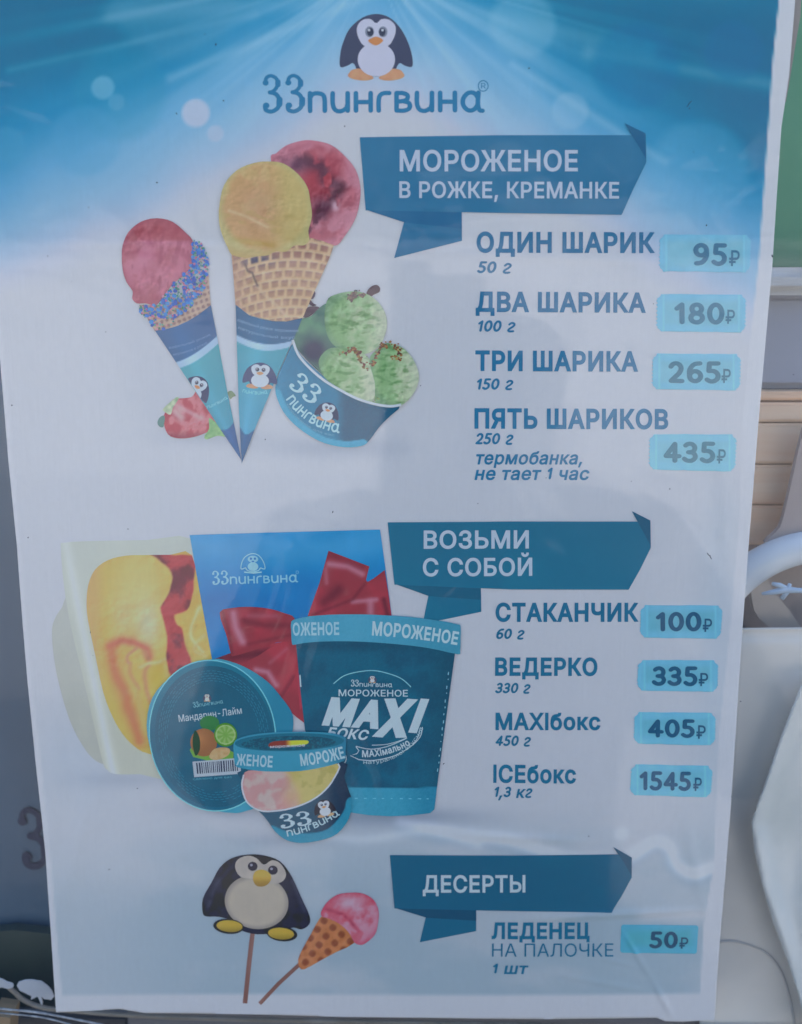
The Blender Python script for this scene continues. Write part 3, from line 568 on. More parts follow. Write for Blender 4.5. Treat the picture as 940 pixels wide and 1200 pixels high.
banner([(457, 1001), (600, 1001), (730, 1000), (740, 1003.6), (740, 1027.5), (728, 1050), (716.6, 1068.5), (600, 1066.5), (462.3, 1063.7)],
       [(462.3, 1063), (558, 1064.6), (558.1, 1078), (499.6, 1074.5)], [(500, 1070), (558, 1064), (558, 1090.3), (492, 1103.6)], [(718, 991), (740, 1003.6), (740, 1026), (731, 1010)],
       [(14, 88, 118), (12, 76, 104), (12, 90, 120), (12, 78, 106)],
       [('ДЕСЕРТЫ', 495.5, 1044, 615.5, 1043.6, 19.3, .035)], 'teal ribbon headed ДЕСЕРТЫ')

# --- item names and weights
def bl(y): return [int(v) for v in (np.interp(y, [280, 560, 720, 1120], [44, 44, 34, 26]), np.interp(y, [280, 560, 720, 1120], [108, 110, 100, 96]), np.interp(y, [280, 560, 720, 1120], [150, 152, 136, 128]))]
for (t, x0, y0, x1, y1, h, d) in [('ОДИН ШАРИК', 558.5, 295, 768, 295.4, 22.2, .055), ('ДВА ШАРИКА', 557.5, 364.3, 757.5, 365.6, 21.6, .055), ('ТРИ ШАРИКА', 557, 433.6, 748.3, 434.6, 21.8, .055),
                                  ('ПЯТЬ ШАРИКОВ', 556, 501, 783.5, 502.2, 21.6, .055), ('СТАКАНЧИК', 580.5, 726.8, 748.5, 727.8, 20.2, .055), ('ВЕДЕРКО', 580, 790, 700, 790.8, 19.4, .055),
                                  ('MAXIбокс', 580.5, 853.6, 703.5, 854, 18.6, .05), ('ICEбокс', 577.8, 915, 674.8, 916, 19.4, .05), ('ЛЕДЕНЕЦ', 576, 1099, 691, 1099.6, 18, .055), ('НА ПАЛОЧКЕ', 576.5, 1120.6, 719, 1121.4, 15.6, .0)]:
    Art(3).text(t, x0, y0, x1, y1, h, bl(y0), d=d).build('item_name', poster)
for (t, x0, y0, x1, y1, h) in [('50 г', 558.5, 320.3, 598, 320.6, 14.6), ('100 г', 558.5, 389, 602.5, 389.4, 14.2), ('150 г', 557, 457, 600, 457, 14), ('250 г', 556.5, 520.8, 600, 521, 14), ('термобанка,', 556, 543.4, 682, 543.8, 14.6),
                               ('не тает 1 час', 556, 561.6, 689.5, 562, 14.6), ('60 г', 580.5, 748.4, 613, 748.6, 13), ('330 г', 579.5, 811.8, 620, 812, 13), ('450 г', 579.5, 873.2, 620.3, 873.6, 13), ('1,3 кг', 577.5, 932.8, 622, 933.4, 13), ('1 шт', 576, 1140.8, 617.5, 1141, 12.4)]:
    Art(3).text(t, x0, y0, x1, y1, h, bl(y0), d=.036, shear=.2).build('item_weight', poster)

# --- price tickets stuck on
def ticket(q, digits, dbox, rbox, label, rim, inner, dig, plain_=False):
    (x0, y0), (x1, y1), (x2, y2), (x3, y3) = q        # tl tr br bl
    def P(u, v): return (x0 * (1 - u) * (1 - v) + x1 * u * (1 - v) + x2 * u * v + x3 * (1 - u) * v, y0 * (1 - u) * (1 - v) + y1 * u * (1 - v) + y2 * u * v + y3 * (1 - u) * v)
    W = x1 - x0; H = y3 - y0; out = []
    if plain_:
        out = [P(.02, 0), P(.98, 0), P(1, .06), P(1, .94), P(.98, 1), P(.02, 1), P(0, .93), P(0, .07)]
    else:
        cx, cy = 6 / W, 6 / H
        jit = random.random
        out += [P(cx + (1 - 2 * cx) * k / 10, .015 * jit()) for k in range(11)]
        def side(u0, sgn, vs): return [P(u0 + sgn * (.0 if k % 2 else 2.6 / W), v) for k, v in enumerate(vs)]
        out += [P(1 - cx * .8, cy * .5), P(1 - cx * .25, cy * .9)] + side(1, -1, np.linspace(cy, 1 - cy, 15)) + [P(1 - cx * .3, 1 - cy * .8), P(1 - cx * .8, 1 - cy * .4)]
        out += [P(1 - cx - (1 - 2 * cx) * k / 10, 1 - .02 * jit()) for k in range(11)]
        out += [P(cx * .8, 1 - cy * .4), P(cx * .3, 1 - cy * .8)] + side(0, 1, np.linspace(1 - cy, cy, 15)) + [P(cx * .25, cy * .9), P(cx * .8, cy * .5)]
    cxm, cym = (x0 + x2) / 2, (y0 + y2) / 2
    def col(x, y):
        u = (x - (x0 + x3) / 2) / W; v = (y - y0) / H
        e = np.minimum(np.minimum(u * W, (1 - u) * W), np.minimum(v * H, (1 - v) * H))
        c = mix(rim, inner, sm(3, 13, e))
        if not plain_:
            c = mix(c, np.array(rim) * 1.08, np.exp(-((u * W - 9) / 1.1) ** 2) * .7); c = mix(c, np.array(rim) * 1.08, np.exp(-(((1 - u) * W - 9) / 1.1) ** 2) * .7)
        return c + (fbm(x, y, 9, 8, 2)[..., None] - .5) * 7
    o = Art(4).patch(out, col, 1.0, sharp=False).build('price_ticket', poster, label)
    m = o.modifiers.new('edge', 'SOLIDIFY'); m.thickness = UNIT * 2.5; m.offset = 1 if o.data.polygons[0].normal.y > 0 else -1
    Art(7).text(digits, *dbox, dig, d=.036).build('price_digits', o)
    Art(7).text('₽', *rbox, dig, d=.02).build('rouble_sign', o)
RIM, INN, DG = (114, 176, 208), (114, 173, 198), (48, 106, 138)
RM2, IN2, DG2 = (98, 162, 194), (92, 156, 182), (18, 82, 116)
RM3, IN3, DG3 = (74, 142, 170), (70, 140, 160), (14, 74, 102)
ticket([(772.7, 274.5), (882, 275), (880.5, 319.5), (772, 318.5)], '95', (812.7, 311.6, 852.5, 312, 27.6), (855, 311.4, 867.3, 311.6, 18), 'pale blue price ticket reading 95₽, topmost', RIM, INN, (58, 110, 144))
ticket([(769.5, 344.3), (876, 345), (875, 390), (769, 389)], '180', (790.5, 380.6, 849.5, 381.2, 27.2), (850.8, 379.2, 861.7, 379.4, 16), 'pale blue price ticket reading 180₽', RIM, INN, (62, 116, 146))
ticket([(764.7, 414), (870, 414.8), (868.5, 458.3), (763.5, 456.8)], '265', (783.5, 449.6, 845, 450, 27), (846, 448.6, 856.7, 448.8, 16), 'pale blue price ticket reading 265₽', RIM, INN, (66, 116, 142))
ticket([(760.5, 508.6), (864.8, 509), (863, 553.2), (760, 550.8)], '435', (777.7, 543, 838.6, 543.4, 26.2), (840.2, 542.8, 850.6, 543, 16), 'pale blue price ticket reading 435₽', RIM, INN, (66, 118, 142))
ticket([(750, 709.2), (848.6, 709.8), (846, 749.4), (749.3, 747.6)], '100', (768.5, 740.6, 822.5, 741, 24), (824, 740.6, 834.8, 740.8, 15), 'blue price ticket reading 100₽', RM2, IN2, DG2)
ticket([(747, 773.2), (843.2, 774), (842, 811.4), (745.6, 809)], '335', (763.6, 804, 817.4, 804.6, 24), (818.8, 803.6, 829.8, 803.8, 14.6), 'blue price ticket reading 335₽', RM2, IN2, DG2)
ticket([(742.4, 833.9), (840, 835.2), (838.4, 873.6), (741.4, 871)], '405', (758.6, 863.9, 813.8, 864.6, 22.4), (815.8, 864.8, 826.5, 865, 15), 'blue price ticket reading 405₽', RM2, IN2, DG2)
ticket([(738.6, 894.4), (835.8, 896.8), (833.4, 934.2), (736.8, 931)], '1545', (748.6, 925.2, 809, 926.4, 23.4), (811.8, 925.6, 821.7, 925.8, 15), 'blue price ticket reading 1545₽', RM2, IN2, DG2)
ticket([(728, 1083.6), (819, 1085.4), (817.2, 1119.2), (727, 1117)], '50', (760.9, 1112.2, 794.6, 1112.8, 21), (796.4, 1112.4, 806.8, 1112.6, 13), 'plain edged teal price ticket reading 50₽, lowest', RM3, IN3, DG3, True)

# --- picture: cone with red scoop and sprinkles
Z7 = lambda P: zm(P, 120, 240, 4)
def picture(art, name, label): return art.build(name, poster, label)
def cyl_shade(x, y, cx, hw, base, k=.16):
    u = np.clip((x - cx) / hw, -1, 1); return mix(base, np.array(base) * .78, np.abs(u) ** 2.2 * k * 3)
tipx, tipy = 283, 538.8
w1 = Art(8)
Lx = lambda y: np.interp(y, [240 + 590 / 4, tipy], [120 + 245 / 4, tipx]); Rx = lambda y: np.interp(y, [240 + 470 / 4, tipy], [120 + 508 / 4, tipx])
def wrapcol(y1, y2, y3, bow, blue, teal1, teal2, L, Rr, tilt=0.0):
    def f(x, y):
        l, r = L(y), Rr(y); u = np.clip((x - l) / (r - l + 1e-6), 0, 1); yy = y - bow * 4 * u * (1 - u) - tilt * (x - (l + r) / 2)
        c = np.broadcast_to(np.array(blue, float), (len(x), 3))
        c = mix(c, (150, 182, 214), sm(y1 - .8, y1 + .8, yy)); c = mix(c, mix(teal1, teal2, (yy - y2) / (y3 - y2)), sm(y2 - .8, y2 + .8, yy))
        c = mix(c, np.array(blue) * [.9, .95, 1], sm(y3 - .8, y3 + .8, yy))
        return mix(c, c * 1.1, np.exp(-((u - .35) / .16) ** 2) * .5) * (1 - .1 * np.abs(u - .45)[..., None])
    return f
w1.patch(Z7([(245, 590), (290, 585), (345, 570), (400, 545), (450, 515), (508, 470), (540, 635), (580, 850), (620, 1040), (652, 1195), (560, 1062), (450, 897), (350, 748)]),
         wrapcol(411, 418.5, 499.5, 3, (48, 96, 146), (70, 152, 172), (62, 142, 172), Lx, Rx, -.5), 1.5)
for k, (t0, t1) in enumerate([((198, 409), (247, 393)), ((203, 417), (243, 402.5))]):
    w1.text('мороженое в рожке' if k else 'вафельный рожок', t0[0], t0[1], t1[0], t1[1], 3.2, (92, 138, 184), d=-.0, bow=2, up=1)
w1.text('пингвина', 243, 479, 267, 467, 6, (118, 184, 204), d=.0, logo=True, up=1, bow=1)
cone1 = picture(w1, 'sprinkled_cone_picture', 'printed cone with crimson scoop and blue green sprinkles')
a = Art(10)
_f = aff(230, 456, .42, .40, 28)
def clipf(x, y):
    q = _f(x, y); return (max(q[0], Lx(q[1]) + .3), q[1])
penguin(a, clipf, step=1.0, dark=(40, 60, 100), white=(168, 184, 204))
a.build('penguin_print', cone1)
a = Art(7)
def waff(ang, s, base, dark, seed=0):
    def f(x, y):
        c, s_ = math.cos(R(ang)), math.sin(R(ang)); u = (x * c + y * s_) / s; v = (-x * s_ + y * c) / s
        g = np.maximum(np.abs(np.sin(u * np.pi)), 0) * np.abs(np.sin(v * np.pi))
        return mix(base, dark, sm(.3, .8, g)) + (fbm(x, y, 8, seed, 3)[..., None] - .5) * 26
    return f
a.patch(Z7([(170, 470), (300, 470), (430, 400), (497, 330), (503, 420), (508, 472), (450, 520), (345, 575), (245, 594), (215, 545)]), waff(-20, 6.5, (170, 150, 140), (126, 98, 104)), 1.5)
a.build('waffle_cone', cone1)
a = Art(9)
RED = smooth(Z7([(90, 230), (95, 190), (120, 130), (180, 80), (255, 63), (330, 80), (390, 130), (425, 170), (430, 230), (415, 290), (370, 340), (330, 370), (285, 430), (250, 470), (200, 462), (160, 462), (138, 440), (140, 405), (110, 360), (93, 300)]), 3)
def redcol(x, y):
    n = fbm(x, y, 14, 31, 5); n2 = fbm(x * 3, y, 16, 33, 3)
    c = mix((164, 94, 114), (176, 108, 132), sm(.35, .65, n)); c = mix(c, (150, 80, 104), sm(.56, .7, n2) * .6)
    c = mix(c, (158, 82, 92), sm(284, 280, y) * .6)  # cap painted deeper, as above the pane's reflected horizon line
    d = np.hypot((x - 184) / 43, (y - 302) / 48); c = mix(c, (148, 76, 98), sm(.8, 1.05, d) * .5)
    c = mix(c, (182, 116, 144), np.exp(-((x - 172) / 14) ** 2 - ((y - 305) / 22) ** 2) * .5)
    return mix(c, (136, 68, 92), sm(342, 352, y) * .5 * sm(.4, .6, n)) + emboss(x, y, 9, 35, 13)
a.patch(RED, redcol, 1.2, sharp=False).build('crimson_scoop', cone1)
a = Art(12)
SPR = np.array(smooth(Z7([(425, 172), (455, 175), (480, 200), (495, 260), (495, 330), (470, 410), (440, 450), (400, 490), (350, 520), (330, 570), (255, 592), (215, 548), (170, 495), (190, 470), (250, 470), (290, 420), (370, 335), (415, 290), (420, 230)]), 3))
def inside(P, x, y):
    r = False
    for (ax, ay), (bx, by) in zip(P, np.roll(P, -1, 0)):
        if (ay > y) != (by > y) and x < (bx - ax) * (y - ay) / (by - ay) + ax: r = not r
    return r
k = 0
while k < 560:
    x = random.uniform(160, 246); y = random.uniform(282, 390)
    if not inside(SPR, x, y) or (y > 372 and random.random() < .5): continue
    big = random.random() < .3
    c = random.choice([(36, 96, 180), (46, 106, 190), (60, 128, 196), (30, 84, 168)]) if big else random.choice([(60, 128, 120), (88, 154, 130), (50, 120, 104), (186, 120, 150), (200, 140, 166), (176, 90, 130), (40, 92, 176), (110, 150, 160)])
    r = random.uniform(2.0, 3.0) if big else random.uniform(1.0, 1.7)
    P = ell(x, y, r, r * random.uniform(.7, 1), 7, random.uniform(0, 90)); a.raw(P, [tuple(range(7))], ink(np.array([c] * 7, float), np.full(7, y)), up=random.uniform(0, 2)); k += 1
a.build('sprinkles', cone1)['kind'] = 'stuff'
a = Art(6)
def berry(x, y):
    n = fbm(x * 1.2, y, 10, 44, 4); c = mix((162, 70, 88), (182, 112, 126), sm(.45, .7, n)) + emboss(x, y, 6, 3, 9); c = mix(c, (184, 150, 164), np.exp(-(seg(x, y, [(203, 474), (236, 490)]) / 3) ** 2) * .7)
    c = mix(c, (188, 176, 184), np.exp(-(seg(x, y, [(205, 482), (212, 489)]) / 5) ** 2) * .7)
    return mix(c, (124, 54, 76), sm(502, 514, y) * .8)
a.patch(smooth(Z7([(285, 1005), (300, 960), (330, 912), (375, 908), (420, 900), (450, 870), (520, 960), (560, 1060), (505, 1062), (440, 1086), (360, 1096), (305, 1075)]), 3), berry, 1.2, sharp=False)
a.patch(smooth(Z7([(285, 955), (345, 903), (355, 912), (330, 950), (318, 985), (290, 970)]), 3), lambda x, y: mix((120, 150, 120), (190, 196, 180), vnoise(x, y, 4, 3)), 1.2, 1, False)
a.patch(smooth(Z7([(257, 1025), (265, 1000), (285, 988), (292, 1000), (285, 1040), (270, 1042)]), 3), (92, 128, 130), 1.2, 1, False)
a.patch(smooth(Z7([(500, 1000), (540, 1030), (580, 1085), (540, 1082), (490, 1100), (478, 1085), (500, 1050)]), 3), lambda x, y: mix((100, 150, 110), (140, 178, 130), vnoise(x, y, 3, 3)), 1.2, 1, False)
a.patch(smooth(Z7([(585, 880), (605, 872), (625, 895), (612, 900), (600, 912), (592, 895)]), 3), (110, 130, 110), 1, 1, False)
a.build('strawberry_picture', poster, 'printed strawberry lying behind the left cone')

# --- picture: large waffle cone with yellow scoop in front of a crimson one
Z8 = lambda P: zm(P, 250, 160, 4.7)
w2 = Art(14)
Lx2 = lambda y: np.interp(y, [357, tipy], [276.2, 283.3]); Rx2 = lambda y: np.interp(y, [372, tipy], [354.5, 283.3])
w2.patch([(276.2, 357), (292, 369.5), (306, 374), (320, 376.4), (335, 377), (354.5, 372.5), (349, 386), (338.5, 409), (320, 452), (300, 500), (283.6, 543), (280, 480), (278, 420)],
         wrapcol(396, 403.5, 502, 7, (46, 98, 140), (72, 152, 176), (66, 148, 184), Lx2, Rx2, .1), 1.5)
w2.text('вафельный рожок мороженое', 278, 376, 350, 389, 3.6, (120, 160, 196), d=0, bow=4, up=1)
w2.text('натуральный вкус', 279, 385, 346, 397, 3.6, (116, 156, 192), d=0, bow=4, up=1)
w2.text('пингвина', 284, 459.5, 314, 461, 7, (120, 188, 212), d=0, logo=True, up=1, bow=2)
cone2 = picture(w2, 'waffle_cone_picture', 'printed tall waffle cone under a yellow and a crimson scoop')
a = Art(16); penguin(a, aff(305, 440, .48, .395, 3), step=1.0, dark=(62, 76, 116), white=(176, 188, 208), beak=(190, 142, 110)); a.build('penguin_print', cone2)
a = Art(12)
def waffle2(x, y):
    u0 = (x - 250) * 4.7; v0 = (y - 160) * 4.7
    # rows of pressed cells bending round the cone
    yy = v0 + (u0 - 380) * .16 + ((u0 - 320) / 300.) ** 2 * -60
    row = yy / 52.; k = np.floor(row); fr = row - k
    conv = np.interp(v0, [600, 1010], [1.0, .72]); cu = (u0 - 330) / conv + 22 * k; fc = cu / 62. - np.floor(cu / 62.)
    g = sm(.08, .3, fr) * sm(.98, .72, fr) * sm(.06, .28, fc) * sm(.96, .74, fc)
    ang = sm(820, 560, v0)
    c = mix((186, 160, 134), (140, 104, 100), g * (.55 + .45 * ang * sm(200, 380, u0)))
    c = mix(c, (136, 106, 116), g * sm(.5, .1, fr) * .7)
    c = mix(c, (190, 172, 150), sm(.0, .12, fr) * sm(.2, .1, fr) * .7)
    c = mix(c, (70, 74, 104), np.exp(-((u0 - 240) / 90) ** 2 - ((v0 - 680) / 30) ** 2) * g * 1.0)
    c = mix(c, (84, 74, 84), np.exp(-(seg(u0, v0, [(175, 700), (190, 740), (215, 750), (228, 785), (245, 825)]) / 6) ** 2) * .8)
    c = mix(c, (192, 172, 150), np.exp(-(seg(u0, v0, [(245, 830), (290, 880), (350, 930), (400, 990)]) / 9) ** 2) * .6)
    c = mix(c, (158, 126, 118), sm(200, 110, u0) * .5)
    return c + (fbm(x, y, 7, 61, 3)[..., None] - .5) * 20 + emboss(x, y, 4, 62, 7)
a.patch(Z8([(100, 640), (300, 560), (540, 560), (600, 575), (665, 600), (640, 670), (600, 760), (550, 870), (490, 1005), (440, 1018), (330, 1015), (200, 985), (122, 926), (112, 780)]), waffle2, 1.1)
a.build('waffle_cone', cone2)
a = Art(10)
def crim(x, y):
    u0 = (x - 250) * 4.7; v0 = (y - 160) * 4.7
    n = fbm(x, y, 15, 71, 5); n2 = fbm(x, y * .6, 9, 75, 4)
    c = mix((168, 98, 116), (182, 124, 144), sm(.4, .65, n))
    c = mix(c, (160, 72, 88), np.exp(-((u0 - 590) / 110) ** 2 - ((v0 - 250) / 150) ** 2) * 1.2)
    path = seg(u0, v0, [(390, 140), (500, 130), (600, 170), (620, 240), (700, 280), (640, 370), (590, 420), (560, 500), (540, 560)])
    c = mix(c, (100, 62, 82), np.exp(-(path / 38) ** 2) * sm(.38, .56, n2) * 1.1)
    c = mix(c, (94, 62, 88), np.exp(-((u0 - 460) / 70) ** 2 - ((v0 - 160) / 42) ** 2) * .9)
    c = mix(c, (92, 58, 80), np.exp(-((u0 - 590) / 55) ** 2 - ((v0 - 390) / 70) ** 2) * .75)
    c = mix(c, (146, 66, 84), np.exp(-(seg(u0, v0, [(420, 75), (540, 35), (600, 70)]) / 20) ** 2) * .5)
    c = mix(c, (186, 156, 176), np.exp(-((u0 - 675) / 22) ** 2 - ((v0 - 385) / 30) ** 2) * sm(.45, .6, n2))
    d = np.hypot((u0 - 590) / 222, (v0 - 315) / 292); c = mix(c, (184, 128, 148), sm(.82, .96, d) * .6)
    return c + emboss(x, y, 10, 78, 15)
a.patch(smooth(Z8([(320, 135), (350, 95), (410, 50), (500, 25), (570, 28), (650, 50), (720, 105), (785, 185), (812, 290), (800, 400), (770, 480), (720, 555), (680, 600), (620, 590), (540, 570), (400, 400)]), 4), crim, 1.1, sharp=False)
a.build('crimson_scoop', cone2)
a = Art(16)
def yel(x, y):
    u0 = (x - 250) * 4.7; v0 = (y - 160) * 4.7; n = fbm(x, y, 16, 81, 5); n2 = fbm(x, y * 2.4, 14, 85, 4)
    c = mix((184, 150, 114), (180, 164, 116), sm(260, 430, u0)); c = mix(c, (186, 172, 126), sm(.5, .68, n) * .5)
    c = mix(c, (178, 142, 118), np.exp(-((u0 - 250) / 110) ** 2 - ((v0 - 400) / 160) ** 2) * .65)
    c = mix(c, (168, 138, 84), np.exp(-(seg(u0, v0, [(110, 575), (200, 585), (330, 600)]) / 20) ** 2) * .9)
    c = mix(c, (170, 148, 100), sm(.58, .7, n2) * .45 * sm(200, 500, v0))
    c = mix(c, (194, 178, 146), np.exp(-(seg(u0, v0, [(90, 410), (180, 440), (300, 500)]) / 9) ** 2) * .6)
    c = mix(c, (190, 170, 132), np.exp(-(seg(u0, v0, [(40, 480), (70, 570), (130, 600)]) / 22) ** 2) * .6)
    d = np.hypot((u0 - 290) / 258, (v0 - 390) / 265); c = mix(c, (172, 168, 124), sm(.82, 1.0, d) * .7)
    return mix(c, (176, 148, 106), sm(600, 660, v0) * .4) + emboss(x, y, 13, 87, 10) + emboss(x, y * 1.6, 5, 88, 5)
a.patch(smooth(Z8([(300, 140), (220, 150), (130, 190), (62, 270), (36, 380), (34, 470), (50, 540), (78, 605), (105, 652), (180, 668), (240, 660), (300, 655), (345, 632), (400, 635), (450, 600), (500, 600), (530, 570), (525, 520), (545, 440), (535, 350), (520, 280), (470, 210), (390, 152)]), 3), yel, 1.1, sharp=False)
a.build('yellow_scoop', cone2)

# --- picture: paper cup with pistachio scoops
ZC = lambda P: zm(P, 300, 300, 4.7)
a = Art(10)
def cupcol(x, y):
    u0 = (x - 300) * 4.7; v0 = (y - 300) * 4.7; low = seg(u0, v0, smooth([(115, 760), (160, 860), (260, 955), (370, 1020), (490, 1045), (590, 1035)], 3, False))
    c = mix((44, 118, 156), (26, 92, 124), sm(430, 500, u0)); c = mix(c, (52, 128, 168), sm(200, 110, u0) * .8)
    c = mix(c, (66, 150, 186), sm(30, 24, low)); 
    return c + (vnoise(x, y, 1.6, 5)[..., None] - .5) * 9
a.patch(smooth(ZC([(205, 480), (165, 560), (125, 650), (108, 710), (112, 770), (150, 855), (210, 925), (290, 985), (380, 1030), (490, 1052), (580, 1045), (622, 1018), (680, 940), (740, 880), (793, 826), (690, 815), (560, 780), (440, 715), (330, 625), (250, 550)]), 3), cupcol, 1.4, sharp=False)
a.text('33', 337.5, 453, 366.2, 475.5, 23, (156, 196, 216), d=.06, logo=True, up=1)
a.text('пингвина', 335, 468, 398, 507, 19, (150, 194, 214), d=.03, logo=True, up=1, bow=8)
a.text('мороженое для вас', 336, 474, 392, 511, 2.6, (92, 154, 184), d=0, up=1, bow=8)
cup = picture(a, 'pistachio_cup_picture', 'printed blue paper cup heaped with pale green scoops')
a = Art(13); penguin(a, aff(384, 482.5, .34, .29, 14), step=1.0, dark=(44, 62, 96), white=(170, 186, 204)); a.build('penguin_print', cup)
a = Art(9)
a.patch(smooth(ZC([(205, 470), (222, 405), (250, 348), (300, 335), (345, 290), (400, 260), (480, 300), (600, 560), (560, 780), (500, 745), (420, 700), (330, 620), (255, 545)]), 3),
        lambda x, y: mix(mix((96, 142, 118), (66, 104, 104), fbm(x, y, 14, 5, 4) * 1.4 - .2), (44, 56, 86), np.exp(-((x - 368) / 15) ** 2 - ((y - 411) / 15) ** 2) * 1.3), 1.4, sharp=False)
def rimline(a_): a_.line(smooth(ZC([(203, 462), (232, 540), (290, 610), (370, 680), (460, 735), (560, 785), (660, 815), (740, 826), (800, 818)]), 4, False), 3.0, (178, 190, 206), 3)
a.build('cup_inside', cup)
def pist(cx, cy, rx, ry, seed, lightx=.4):
    def f(x, y):
        n = fbm(x, y, 9, seed, 5); n2 = fbm(x * .8, y * 1.8, 7, seed + 9, 4)
        u = (x - cx) / rx; c = mix((118, 158, 116), (168, 182, 160), sm(-.7, .8, u + (n - .5) * 1.6))
        c = mix(c, (84, 128, 84), sm(.52, .72, n2) * (.75 - .5 * np.clip(u, 0, 1)))
        c = mix(c, (170, 178, 172), sm(.3, 1, u) * .45)
        d = np.hypot(u, (y - cy) / ry); return mix(c, (92, 128, 112), sm(.75, 1.05, d) * .5 * sm(.5, -.6, u)) + emboss(x, y, 8, seed + 3, 13) + emboss(x, y, 3, seed + 5, 6)
    return f
def blob(cx, cy, rx, ry, seed, amp=.05, n=26):
    g = random.Random(seed); ph = [g.uniform(0, 6.28) for _ in range(4)]
    return [(cx + rx * math.cos(t) * (1 + amp * math.sin(3 * t + ph[0]) + amp * .6 * math.sin(7 * t + ph[1])), cy + ry * math.sin(t) * (1 + amp * math.sin(2 * t + ph[2]) + amp * .6 * math.sin(6 * t + ph[3]))) for t in [2 * math.pi * k / n for k in range(n)]]
CH = lambda x, y: mix((92, 56, 60), (134, 88, 74), vnoise(x, y, 3, 12))
for i, (pts, cx, cy, rx, ry) in enumerate([([(390, 250), (430, 215), (520, 195), (600, 205), (665, 245), (710, 310), (722, 380), (705, 450), (670, 505), (600, 540), (520, 525), (440, 500), (395, 440), (378, 350)], 418, 377, 37, 36),
                                           ([(345, 590), (370, 535), (420, 505), (500, 510), (560, 520), (620, 560), (655, 630), (662, 710), (650, 790), (600, 800), (520, 760), (440, 715), (380, 670)], 408, 436, 34, 32),
                                           ([(625, 575), (660, 520), (720, 480), (800, 500), (860, 560), (895, 640), (890, 710), (850, 780), (795, 822), (720, 826), (660, 810), (655, 700)], 463, 438, 30, 37)]):
    a = Art(11 + i * 1.0 + (1 if i else 0)); a.patch(smooth(ZC(pts), 3), pist(cx, cy, rx, ry, 90 + i), 1.1, sharp=False)
    def chips(path, n, spread, r0, r1, cols):
        pth = smooth(path, 6, False)
        for q in range(n):
            px_, py_ = random.choice(pth); px_ += random.gauss(0, spread); py_ += random.gauss(0, spread); r = random.uniform(r0, r1); k_ = random.randint(5, 7); c_ = random.choice(cols)
            P_ = [(px_ + r * random.uniform(.6, 1.1) * math.cos(t_), py_ + r * random.uniform(.5, .9) * math.sin(t_)) for t_ in [2 * math.pi * m_ / k_ for m_ in range(k_)]]
            P_ = ZC(P_); a.raw(P_, [tuple(range(k_))], ink(np.array([c_] * k_, float), np.full(k_, 420.)), up=.3 + q * .012)
    BR = [(104, 66, 62), (128, 84, 68), (92, 60, 64), (146, 110, 78), (116, 96, 66)]
    if i == 0: chips([(515, 235), (545, 212), (590, 215)], 34, 11, 6, 15, [(104, 88, 92), (92, 80, 90), (120, 104, 100)])
    if i == 1: chips([(495, 535), (535, 512), (562, 530), (580, 575), (590, 612)], 46, 7, 5, 12, BR); chips([(618, 640), (606, 560)], 5, 6, 3, 7, BR); chips([(462, 545)], 4, 5, 3, 7, [(120, 112, 92)])
    if i == 2: chips([(645, 600), (655, 565), (690, 500), (725, 485)], 44, 7, 5, 12, BR); chips([(745, 500), (790, 515), (785, 560), (752, 540)], 44, 11, 4, 10, BR + [(156, 140, 84)]); chips([(660, 790)], 9, 10, 4, 9, [(84, 96, 66), (118, 150, 100)])
    a.build('pistachio_scoop', cup)
a = Art(15); rimline(a); a.build('cup_rim', cup)
a = Art(9.5)
a.patch(smooth(ZC([(608, 212), (618, 185), (640, 165), (668, 160), (684, 178), (678, 200), (650, 212), (632, 224)]), 3), (88, 74, 86), 1, sharp=False); a.patch(ZC(ell(550, 192, 11, 6, 8)), (90, 84, 96), 1, 0, False)
a.build('coffee_bean', cup)
a = Art(8.6)
a.patch(smooth(ZC([(258, 335), (270, 295), (300, 278), (350, 282), (330, 305), (290, 335)]), 3), (78, 66, 84), 1.2, sharp=False); a.patch(smooth(ZC([(298, 240), (318, 262), (335, 270), (310, 276), (290, 260)]), 3), (80, 68, 88), 1, 0, False)
a.patch(smooth(ZC([(305, 215), (320, 190), (328, 205), (320, 230), (306, 238)]), 3), (84, 76, 100), 1, .1, False); a.build('chocolate_stick', cup)

# --- picture: mango ice cream in a plastic box
ZM = lambda P: zm(P, 60, 610, 3.87)
a = Art(2.5)
a.patch(smooth(ZM([(90, 365), (50, 395), (20, 440), (5, 490), (8, 580), (25, 700), (60, 840), (90, 930), (130, 1010), (180, 1080), (240, 1112), (300, 1100), (260, 700)]), 3), lambda x, y: mix((158, 164, 166), (146, 152, 152), sm(700, 900, y)) + (fbm(x, y, 30, 6, 2)[..., None] - .5) * 6, 2.2, sharp=False)
a.patch(smooth(ZM([(45, 125), (60, 100), (200, 92), (430, 88), (640, 82), (700, 300), (760, 700), (600, 1150), (400, 1156), (290, 1156), (250, 1135), (225, 1080), (150, 740), (90, 480), (60, 300)]), 3),
        lambda x, y: mix(mix((166, 174, 174), (158, 164, 160), sm(640, 900, y)), (178, 186, 192), np.exp(-((x - (78 + (y - 640) * .2)) / 6) ** 2) * .8) + (fbm(x, y, 40, 7, 2)[..., None] - .5) * 6, 2.2, 1, False)
tub = picture(a, 'mango_tub_picture', 'printed pale plastic tub of mango ice cream seen from above')
a = Art(5)
